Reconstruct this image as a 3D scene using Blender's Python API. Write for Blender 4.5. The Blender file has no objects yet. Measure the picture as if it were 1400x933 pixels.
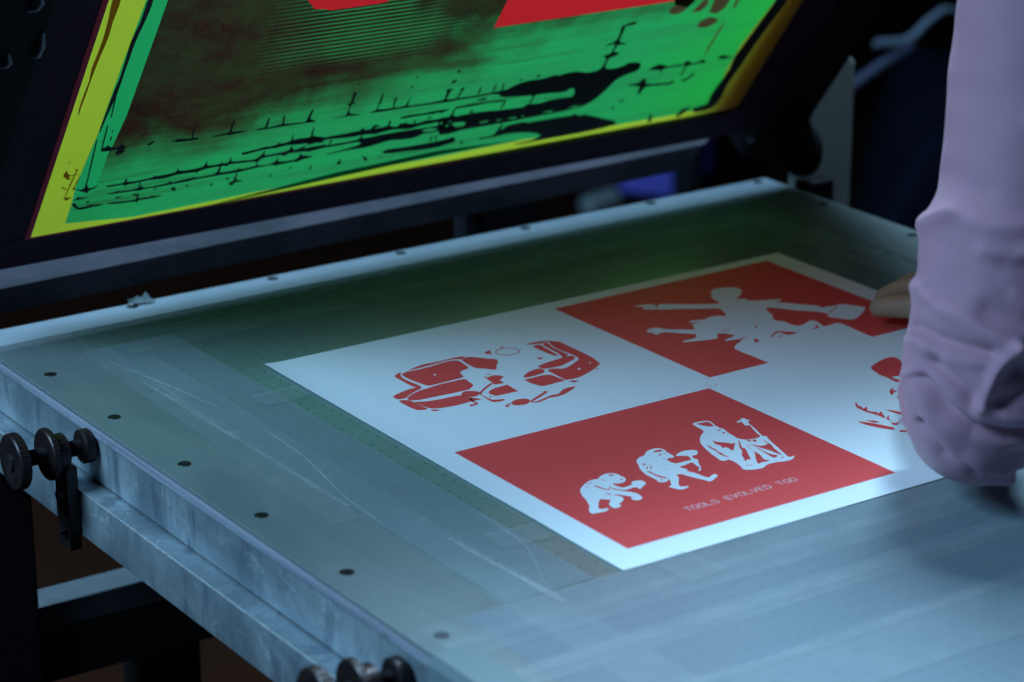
import bpy, bmesh, math, random
from mathutils import Vector, Matrix, Quaternion, noise
from mathutils.geometry import tessellate_polygon
random.seed(7)
SC = bpy.context.scene
COL = SC.collection
R = math.radians

# ------------------------------------------------------------------ camera
cam = bpy.data.cameras.new('camera'); camo = bpy.data.objects.new('camera', cam); COL.objects.link(camo)
CR, CU, CF = Vector((.8282, -.5604, -.0033)), Vector((.1874, .2714, .944)), Vector((.5281, .7825, -.3298))
CF.normalize(); CR = (CR - CF*CR.dot(CF)).normalized(); CU = CR.cross(CF)
m3 = Matrix((CR, CU, -CF)).transposed()
camo.matrix_world = Matrix.Translation((-.8789, -1.1814, .6646)) @ m3.to_4x4()
cam.sensor_width = 36; cam.lens = 36*3553.5/1400
cam.clip_start = .05; cam.clip_end = 60
cam.dof.use_dof = True; cam.dof.focus_distance = 1.86; cam.dof.aperture_fstop = 5.6
SC.camera = camo

# ------------------------------------------------------------------ light
w = bpy.data.worlds.new('World'); SC.world = w; w.use_nodes = True
bg = w.node_tree.nodes['Background']; bg.inputs[0].default_value = (.25, .45, 1, 1); bg.inputs[1].default_value = .030
def area(name, loc, target, size, energy, col, spread=180, size_y=None):
    l = bpy.data.lights.new(name, 'AREA'); l.energy = energy; l.color = col; l.size = size
    if size_y: l.shape = 'RECTANGLE'; l.size_y = size_y
    l.spread = R(spread)
    o = bpy.data.objects.new(name, l); COL.objects.link(o); o.location = loc
    o.rotation_euler = (Vector(target)-Vector(loc)).to_track_quat('-Z', 'Y').to_euler()
    return o
COOL = (.37, .685, 1.0)
area('back_ceiling_lamp', (.30, 2.4, 1.85), (.25, .5, 0), .85, 40, COOL, 150)
area('overhead_lamp', (1.05, .66, 2.1), (.25, 0, 0), .70, 64, (.49, .765, 1.0), 140)
area('window_light', (-1.9, .55, 1.75), (-.1, .1, .05), 1.0, 39, (.38, .69, 1.0), 130)
SC.view_settings.view_transform = 'Standard'; SC.view_settings.look = 'None'
SC.view_settings.exposure = 0; SC.view_settings.gamma = 1

# ------------------------------------------------------------------ materials
def mat(name, col=(.5,.5,.5), rough=.5, metal=0., spec=.5):
    m = bpy.data.materials.new(name); m.use_nodes = True
    b = m.node_tree.nodes['Principled BSDF']
    b.inputs['Base Color'].default_value = (*col, 1); b.inputs['Roughness'].default_value = rough
    b.inputs['Metallic'].default_value = metal; b.inputs['Specular IOR Level'].default_value = spec
    return m
class NT:
    def __init__(s, m): s.t = m.node_tree; s.b = s.t.nodes.get('Principled BSDF')
    def n(s, typ, **kw):
        o = s.t.nodes.new(typ)
        for k, v in kw.items(): setattr(o, k, v)
        return o
    def l(s, a, b): s.t.links.new(a, b)
    def val(s, sock, v):
        if hasattr(v, 'is_output') or hasattr(v, 'links'): s.l(v, sock)
        else: sock.default_value = v
    def math(s, op, a, b=0., c=None, clamp=False):
        o = s.n('ShaderNodeMath', operation=op, use_clamp=clamp)
        s.val(o.inputs[0], a); s.val(o.inputs[1], b)
        if c is not None: s.val(o.inputs[2], c)
        return o.outputs[0]
    def pos(s):
        return s.n('ShaderNodeTexCoord').outputs['Object']
    def xyz(s, v):
        o = s.n('ShaderNodeSeparateXYZ'); s.l(v, o.inputs[0]); return o.outputs
    def scale(s, v, sc):
        o = s.n('ShaderNodeMapping'); s.l(v, o.inputs[0]); o.inputs['Scale'].default_value = sc; return o.outputs[0]
    def noise(s, v, scale=5., detail=4., rough=.55, dist=0.):
        o = s.n('ShaderNodeTexNoise'); s.l(v, o.inputs['Vector'])
        o.inputs['Scale'].default_value = scale; o.inputs['Detail'].default_value = detail
        o.inputs['Roughness'].default_value = rough; o.inputs['Distortion'].default_value = dist
        return o.outputs['Fac']
    def ramp(s, f, stops):
        o = s.n('ShaderNodeValToRGB'); s.l(f, o.inputs[0]); e = o.color_ramp.elements
        while len(e) < len(stops): e.new(.5)
        for i, (p, c) in enumerate(stops):
            e[i].position = p; e[i].color = (*c, 1) if isinstance(c, tuple) else (c, c, c, 1)
        return o.outputs[0]
    def smooth(s, f, a, b):
        o = s.n('ShaderNodeMapRange', interpolation_type='SMOOTHSTEP'); s.val(o.inputs[0], f)
        o.inputs[1].default_value = a; o.inputs[2].default_value = b; return o.outputs[0]
    def mix(s, f, a, b, mode='MIX'):
        o = s.n('ShaderNodeMix', data_type='RGBA', blend_type=mode)
        s.val(o.inputs[0], f)
        for sock, v in ((o.inputs[6], a), (o.inputs[7], b)):
            if isinstance(v, tuple): sock.default_value = (*v, 1)
            else: s.l(v, sock)
        return o.outputs[2]
    def bump(s, h, strength=.2, dist=.001):
        o = s.n('ShaderNodeBump'); s.l(h, o.inputs['Height']); o.inputs['Strength'].default_value = strength
        o.inputs['Distance'].default_value = dist; s.l(o.outputs[0], s.b.inputs['Normal'])

def worn_metal(name, c0, c1, rough=.4, metal=.6, sc=14., stretch=(1,1,1), bump=.15, spots=True):
    m = mat(name, c0, rough, metal); t = NT(m); p = t.scale(t.pos(), stretch)
    n1 = t.noise(p, sc, 6, .65, .4); n2 = t.noise(p, sc*7, 4, .6)
    c = t.mix(t.smooth(n1, .35, .68), c0, c1)
    if spots:
        n3 = t.noise(t.pos(), 38, 5, .7)
        c = t.mix(t.math('MULTIPLY', t.smooth(n3, .60, .74), .75), c, tuple(v*.25 for v in c0))
    t.l(c, t.b.inputs['Base Color'])
    r = t.math('ADD', t.math('MULTIPLY', n2, .3), rough-.15); t.l(r, t.b.inputs['Roughness'])
    t.bump(n2, bump, .0006)
    return m

M = {}
M['alu'] = worn_metal('aged_aluminium', (.42,.50,.56), (.26,.33,.40), .42, .45, 10, (1,.5,1))
def rail_mat():
    m = mat('grimy_aluminium_rail', (.4,.5,.55), .36, .4, .5); t = NT(m); p = t.pos()
    a = t.noise(t.scale(p, (1, 1, .28)), 34, 6, .7, .6); b = t.noise(p, 9, 5, .6, .4); d = t.noise(t.scale(p, (1,.6,1)), 75, 5, .75, 1.2); e = t.noise(p, 240, 3, .6)
    c = t.mix(t.smooth(b, .32, .70), (.20,.26,.30), (.50,.60,.64))
    c = t.mix(t.math('MULTIPLY', t.smooth(a, .48, .66), .70), c, (.12,.16,.22))
    c = t.mix(t.math('MULTIPLY', t.smooth(d, .62, .72), .85), c, (.035,.032,.032))
    t.l(c, t.b.inputs['Base Color']); t.l(t.math('ADD', t.math('MULTIPLY', a, .35), .20), t.b.inputs['Roughness'])
    t.l(t.math('SUBTRACT', .45, t.smooth(d, .58, .72)), t.b.inputs['Metallic']); t.bump(e, .18, .0005); return m
M['rail'] = rail_mat(); M['shine'] = worn_metal('painted_edge_glint', (.75,.80,.83), (.55,.62,.66), .3, .5, 40, (1,1,1), .1, False)
M['alu_light'] = worn_metal('border_aluminium', (.42,.48,.53), (.35,.41,.46), .55, .1, 8, (1,1,1), .08, False)
M['laminate'] = worn_metal('edge_laminate', (.24,.23,.29), (.34,.36,.42), .55, 0, 30, (1,.12,3), .1, False)
M['white_steel'] = worn_metal('painted_steel', (.09,.115,.13), (.075,.10,.115), .55, 0, 9, (1,1,1), .05, False)
M['dark_steel'] = mat('dark_painted_steel', (.012,.016,.02), .6)
M['black_iron'] = worn_metal('blackened_iron', (.030,.022,.024), (.055,.042,.042), .40, .6, 40, (1,1,1), .25, False)
M['shaft'] = worn_metal('threaded_steel', (.05,.045,.05), (.10,.09,.10), .35, .7, 60, (1,1,1), .1, False)
M['beam'] = worn_metal('grey_beam_paint', (.048,.045,.058), (.022,.027,.032), .8, 0, 26, (.35,1,1), .1, True)
M['frame'] = worn_metal('dark_purple_frame_paint', (.030,.006,.026), (.022,.0045,.020), .6, 0, 20, (1,1,1), .06, False)
for k_, v_ in (('beam', .06), ('laminate', .3)): M[k_].node_tree.nodes['Principled BSDF'].inputs['Specular IOR Level'].default_value = v_
M['frame'].node_tree.nodes['Principled BSDF'].inputs['Specular IOR Level'].default_value = .2
M['glue'] = mat('red_screen_glue', (.55,.010,.06), .6)
M['arm'] = mat('black_arm_paint', (.004,.004,.006), .6, 0, .15)
M['post'] = worn_metal('grey_green_post_paint', (.30,.36,.32), (.25,.31,.28), .6, 0, 8, (1,1,1), .04, False)
M['screw'] = mat('screw_steel', (.018,.02,.024), .45, .5)
M['slot'] = mat('slot_dark', (.006,.006,.007), .8)  # near black, for the screw slots and the rail joint
M['brass'] = mat('bright_clip', (.20,.26,.30), .4, .5)

def vacuum_holes(t, X, Y):      # holes on a 12.5 mm grid
    pit = .0125
    fx = t.math('SUBTRACT', t.math('FRACT', t.math('MULTIPLY', X, 1/pit)), .5)
    fy = t.math('SUBTRACT', t.math('FRACT', t.math('MULTIPLY', Y, 1/pit)), .5)
    d = t.math('SQRT', t.math('ADD', t.math('MULTIPLY', fx, fx), t.math('MULTIPLY', fy, fy)))
    h = t.math('SUBTRACT', 1., t.smooth(d, .045, .105))
    inside = t.math('MULTIPLY', t.smooth(X, -.07, -.066), t.math('SUBTRACT', 1., t.smooth(X, .555, .56)))
    inside = t.math('MULTIPLY', inside, t.math('SUBTRACT', 1., t.smooth(Y, .545, .55)))
    h = t.math('MULTIPLY', h, inside)
    return h
# table bed: dull bluish plastic sheet with a grid of vacuum holes and rubbed haze
def bed_mat():
    m = mat('vacuum_bed_plastic', (.2,.27,.33), .2, 0, 1.0); t = NT(m); p = t.pos(); X, Y, Z = t.xyz(p)
    n1 = t.noise(t.scale(p, (1, 2.2, 1)), 5, 5, .6, .6); n2 = t.noise(t.scale(p, (1.5, 14, 1)), 3, 6, .7, 1.2); n3 = t.noise(p, 60, 4, .7)
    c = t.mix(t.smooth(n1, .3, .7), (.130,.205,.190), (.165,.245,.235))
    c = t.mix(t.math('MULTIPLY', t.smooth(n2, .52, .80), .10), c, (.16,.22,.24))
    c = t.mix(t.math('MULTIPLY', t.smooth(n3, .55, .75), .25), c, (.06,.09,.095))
    h = vacuum_holes(t, X, Y)
    c = t.mix(t.math('MULTIPLY', h, .7), c, (.02,.03,.035))
    t.l(c, t.b.inputs['Base Color'])
    r = t.math('ADD', t.math('MULTIPLY', n1, .12), .20); r = t.math('ADD', r, t.math('MULTIPLY', t.smooth(n2, .48, .72), .025))
    t.l(r, t.b.inputs['Roughness'])
    t.bump(n3, .05, .0005)
    return m
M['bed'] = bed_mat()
def border_mat():
    m = mat('border_plate', (.24,.29,.29), .3, .0, .9); t = NT(m); p = t.pos()
    n1 = t.noise(t.scale(p, (3, .8, 1)), 6, 6, .65, .5); n3 = t.noise(p, 70, 4, .7); n4 = t.noise(t.scale(p, (1,1,1)), 22, 5, .7, 1.5)
    c = t.mix(t.smooth(n1, .3, .7), (.150,.195,.205), (.200,.245,.250))
    c = t.mix(t.math('MULTIPLY', t.smooth(n4, .60, .70), .35), c, (.33,.40,.42))
    t.l(c, t.b.inputs['Base Color']); t.l(t.math('ADD', t.math('MULTIPLY', n3, .15), .24), t.b.inputs['Roughness'])
    t.bump(n3, .06, .0005); return m
M['border'] = border_mat()
def tape_mat(name, dens, col, lo=.5, hi=.8, sc=26, holes=False):
    m = mat(name, col, .32, 0, .5); t = NT(m)
    if holes:
        X, Y, Z = t.xyz(t.pos()); t.l(t.mix(t.math('MULTIPLY', vacuum_holes(t, X, Y), .55), col, tuple(v*.35 for v in col)), t.b.inputs['Base Color'])
    out = t.t.nodes['Material Output']; tr = t.n('ShaderNodeBsdfTransparent'); mx = t.n('ShaderNodeMixShader')
    n = t.noise(t.scale(t.pos(), (1,1,1)), sc, 6, .7, .3)
    t.l(t.math('MULTIPLY_ADD', t.smooth(n, .3, .75), dens*hi, dens*lo), mx.inputs[0])
    t.l(tr.outputs[0], mx.inputs[1]); t.l(t.b.outputs[0], mx.inputs[2]); t.l(mx.outputs[0], out.inputs[0]); return m
M['tape'] = tape_mat('clear_tape', .22, (.42,.52,.55))
M['film'] = tape_mat('painted_light_film', .72, (.225,.295,.345), .9, .12, 7, True); M['light_film_thin'] = tape_mat('thin_painted_light_film', .58, (.26,.35,.39), .85, .25, 9, True)  # pale colours carry the brighter front and left of the bed as painted light
M['crease'] = tape_mat('whitened_tape_crease', .22, (.62,.70,.74)); M['tape_edge'] = tape_mat('crinkled_tape', .45, (.50,.60,.62)); M['tape_soft'] = tape_mat('rubbed_tape', .22, (.42,.50,.54))
def paper():
    m = mat('white_paper', (.80,.86,.89), .7, 0, .25); t = NT(m); n = t.noise(t.pos(), 900, 3, .6)
    c = t.mix(n, (.73,.83,.88), (.80,.89,.93)); t.l(c, t.b.inputs['Base Color']); t.bump(n, .08, .0002); return m
M['paper'] = paper()
def ink(name, a, b):
    m = mat(name, a, .55, 0, .3); t = NT(m); n = t.noise(t.pos(), 700, 3, .6); n2 = t.noise(t.pos(), 9, 3, .5)
    c = t.mix(n, a, b); c = t.mix(t.math('MULTIPLY', n2, .2), c, tuple(v*.8 for v in a)); t.l(c, t.b.inputs['Base Color']); return m
M['red_ink'] = ink('red_print_ink', (.74,.068,.070), (.82,.088,.088))

def film(name, col=None, nodes=None, trans=.62):
    m = bpy.data.materials.new(name); m.use_nodes = True; t = NT(m); t.t.nodes.remove(t.b)
    out = t.t.nodes['Material Output']
    d = t.n('ShaderNodeBsdfDiffuse'); tl = t.n('ShaderNodeBsdfTranslucent'); g = t.n('ShaderNodeBsdfGlossy')
    g.inputs['Roughness'].default_value = .35
    mx = t.n('ShaderNodeMixShader'); mx.inputs[0].default_value = trans; mx2 = t.n('ShaderNodeMixShader'); mx2.inputs[0].default_value = .015
    c = nodes(t) if nodes else None
    for s in (d, tl):
        if c is not None: t.l(c, s.inputs['Color'])
        else: s.inputs['Color'].default_value = (*col, 1)
    t.l(d.outputs[0], mx.inputs[1]); t.l(tl.outputs[0], mx.inputs[2]); t.l(mx.outputs[0], mx2.inputs[1]); t.l(g.outputs[0], mx2.inputs[2])
    t.l(mx2.outputs[0], out.inputs[0]); return m
AL = R(52.5); SA, CA = math.sin(AL), math.cos(AL); HY = .689324
def emul(t):
    p = t.pos(); X, Y, Z = t.xyz(p); s = t.math('MULTIPLY', Z, 1/SA)
    n0 = t.noise(t.scale(p, (1,1,1)), 7, 5, .55, .8); n1 = t.noise(t.scale(p, (1.2, 16, 16)), 4, 6, .65, .3); n2 = t.noise(p, 240, 3, .6)
    thr = t.math('MULTIPLY_ADD', t.math('MAXIMUM', X, 0.), .24, .178)
    d = t.math('SUBTRACT', s, thr); d = t.math('ADD', d, t.math('MULTIPLY', t.math('SUBTRACT', n0, .5), .16)); d = t.math('ADD', d, t.math('MULTIPLY', t.math('SUBTRACT', n1, .5), .05))
    st = t.smooth(d, -.03, .045)
    # fringe lines across the upper middle
    wv = t.math('SINE', t.math('MULTIPLY', s, 2*math.pi/.0046))
    ms = t.math('MULTIPLY', t.smooth(s, .245, .275), t.math('MULTIPLY', t.smooth(X, .02, .12), t.math('SUBTRACT', 1., t.smooth(X, .26, .34))))
    ms = t.math('MULTIPLY', ms, t.smooth(t.noise(p, 9, 3, .5), .42, .58))
    st = t.math('SUBTRACT', st, t.math('MULTIPLY', t.math('MULTIPLY', ms, .55), t.smooth(wv, -.2, .7)), clamp=True)
    st2 = t.math('MULTIPLY', t.smooth(t.noise(t.scale(p, (1.6, 30, 30)), 3.2, 5, .6), .52, .68), .42)
    lowz = t.math('MULTIPLY', t.smooth(s, .10, .125), t.math('SUBTRACT', 1., t.smooth(X, .30, .5)))
    st = t.math('MAXIMUM', t.math('MULTIPLY', st, t.math('MULTIPLY_ADD', t.smooth(t.noise(t.scale(p, (1, 1.5, 1.5)), 15, 6, .65, .4), .22, .78), .10, .91)), t.math('MULTIPLY', st2, lowz))
    st = t.math('ADD', st, t.math('MULTIPLY', t.math('SUBTRACT', n2, .5), .10), clamp=True)
    g = t.mix(t.smooth(X, .40, .58), (.018,.25,.056), (.018,.29,.030))
    g = t.mix(t.math('MULTIPLY', t.smooth(n1, .40, .70), .55), g, (.024,.15,.045))
    br = t.mix(t.smooth(n0, .35, .65), (.016,.0052,.0032), (.024,.0062,.0036))
    return t.mix(st, g, br)
M['emulsion'] = film('green_emulsion_with_ghost_stains', nodes=emul)
M['clean'] = film('clean_green_emulsion', (.015,.27,.066))
M['teal'] = film('teal_film', (.002,.12,.07))  # darker teal band along the lower emulsion
M['gap'] = film('bare_emulsion', (.035,.50,.20))
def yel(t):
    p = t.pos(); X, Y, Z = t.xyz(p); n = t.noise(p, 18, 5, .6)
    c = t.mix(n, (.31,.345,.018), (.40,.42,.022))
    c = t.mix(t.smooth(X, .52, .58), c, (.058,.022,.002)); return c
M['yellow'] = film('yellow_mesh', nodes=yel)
M['streak'] = film('brown_ink_streak', (.35,.13,.012))
M['inkblack'] = mat('dried_black_ink', (.006,.008,.014), .6)
M['blot'] = film('brown_blot', (.055,.032,.012), trans=.6)
M['redwin'] = film('red_inked_mesh', (.50,.010,.012), trans=.6)

# ------------------------------------------------------------------ mesh helpers
def link(name, me, m=None, parent=None):
    o = bpy.data.objects.new(name, me); COL.objects.link(o)
    if m is not None: me.materials.append(m)
    if parent is not None:
        o.parent = parent; o.matrix_parent_inverse = parent.matrix_world.inverted() if parent.type != 'EMPTY' else Matrix.Translation(-parent.location)
    return o
def obj(name, bm, m=None, parent=None, smooth=False):
    me = bpy.data.meshes.new(name); bmesh.ops.recalc_face_normals(bm, faces=bm.faces); bm.to_mesh(me); bm.free()
    if smooth:
        for p in me.polygons: p.use_smooth = True
        if smooth != 'all': me.set_sharp_from_angle(angle=R(40))
    return link(name, me, m, parent)
def tag(o, label=None, cat=None, group=None, kind=None):
    for k, v in (('label', label), ('category', cat), ('group', group), ('kind', kind)):
        if v: o[k] = v
    return o
def thing(name, label, cat, loc=(0,0,0), group=None):
    o = bpy.data.objects.new(name, None); COL.objects.link(o); o.location = loc; o.empty_display_size = .05
    return tag(o, label, cat, group)
def box(bm, x0, x1, y0, y1, z0, z1, bev=0., mtx=None, seg=2):
    b = bmesh.new(); bmesh.ops.create_cube(b, size=1)
    for v in b.verts: v.co = Vector(((x0+x1)/2+v.co.x*(x1-x0), (y0+y1)/2+v.co.y*(y1-y0), (z0+z1)/2+v.co.z*(z1-z0)))
    if bev: bmesh.ops.bevel(b, geom=b.edges[:], offset=bev, segments=seg, affect='EDGES', profile=.6)
    if mtx is not None: b.transform(mtx)
    me = bpy.data.meshes.new('t'); b.to_mesh(me); b.free(); bm.from_mesh(me); bpy.data.meshes.remove(me); return bm
def B(*a, **k): return box(bmesh.new(), *a, **k)
def tube(bm, pts, rad, n=12, caps=True):
    pts = [Vector(p) for p in pts]; rings = []
    ref = None
    for i, p in enumerate(pts):
        d = (pts[min(i+1, len(pts)-1)]-pts[max(i-1, 0)]).normalized()
        if ref is None: ref = d.orthogonal().normalized()
        ref = (ref-d*ref.dot(d)).normalized(); q = d.cross(ref)
        r = rad[i] if isinstance(rad, (list, tuple)) else rad
        rings.append([bm.verts.new(p+(ref*math.cos(a)+q*math.sin(a))*r) for a in (2*math.pi*k/n for k in range(n))])
    for a, b in zip(rings, rings[1:]):
        for k in range(n): bm.faces.new((a[k], a[(k+1)%n], b[(k+1)%n], b[k]))
    if caps: bm.faces.new(rings[0]); bm.faces.new(rings[-1][::-1])
    return bm
def lathe_x(bm, prof, c, n=40):      # profile of (x, r), turned about an axis along X through c
    rings = [[bm.verts.new((c[0]+x, c[1]+r*math.cos(a), c[2]+r*math.sin(a))) for a in (2*math.pi*k/n for k in range(n))] for x, r in prof]
    for a, b in zip(rings, rings[1:]):
        for k in range(n): bm.faces.new((a[k], a[(k+1)%n], b[(k+1)%n], b[k]))
    bm.faces.new(rings[0]); bm.faces.new(rings[-1][::-1]); return bm
def extrude_x(bm, prof, x0, x1, x0s=None, x1s=None):   # profile of (y, z)
    a = [bm.verts.new(((x0s[i] if x0s else x0), y, z)) for i, (y, z) in enumerate(prof)]
    b = [bm.verts.new(((x1s[i] if x1s else x1), y, z)) for i, (y, z) in enumerate(prof)]
    n = len(prof)
    for k in range(n): bm.faces.new((a[k], a[(k+1)%n], b[(k+1)%n], b[k]))
    bm.faces.new(a[::-1]); bm.faces.new(b); return bm
def sheet(bm, poly, f):              # flat print: a filled outline mapped by f(u, v)
    tris = tessellate_polygon([[Vector((x, y, 0)) for x, y in poly]])
    vs = [bm.verts.new(f(x, y)) for x, y in poly]
    for t in tris:
        try: bm.faces.new([vs[i] for i in t])
        except ValueError: pass
    return bm
def sheet_holes(bm, poly, holes, f):
    cu = bpy.data.curves.new('fill', 'CURVE'); cu.dimensions = '2D'; cu.fill_mode = 'BOTH'
    for r in [poly]+holes:
        sp = cu.splines.new('POLY'); sp.points.add(len(r)-1); sp.use_cyclic_u = True
        for p, (x, y) in zip(sp.points, r): p.co = (x, y, 0, 1)
    o = bpy.data.objects.new('fill', cu); COL.objects.link(o)
    me = bpy.data.meshes.new_from_object(o.evaluated_get(bpy.context.evaluated_depsgraph_get()))
    vs = [bm.verts.new(f(v.co.x, v.co.y)) for v in me.vertices]
    for p in me.polygons:
        try: bm.faces.new([vs[k] for k in p.vertices])
        except ValueError: pass
    bpy.data.objects.remove(o); bpy.data.curves.remove(cu); bpy.data.meshes.remove(me)
    return bm
def inside(p, poly):
    c = False
    for (x0, y0), (x1, y1) in zip(poly, poly[1:]+poly[:1]):
        if (y0 > p[1]) != (y1 > p[1]) and p[0] < (x1-x0)*(p[1]-y0)/(y1-y0)+x0: c = not c
    return c
def sheets(polys, f):
    bm = bmesh.new()
    for p in polys: sheet(bm, p, f)
    return bm

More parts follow.
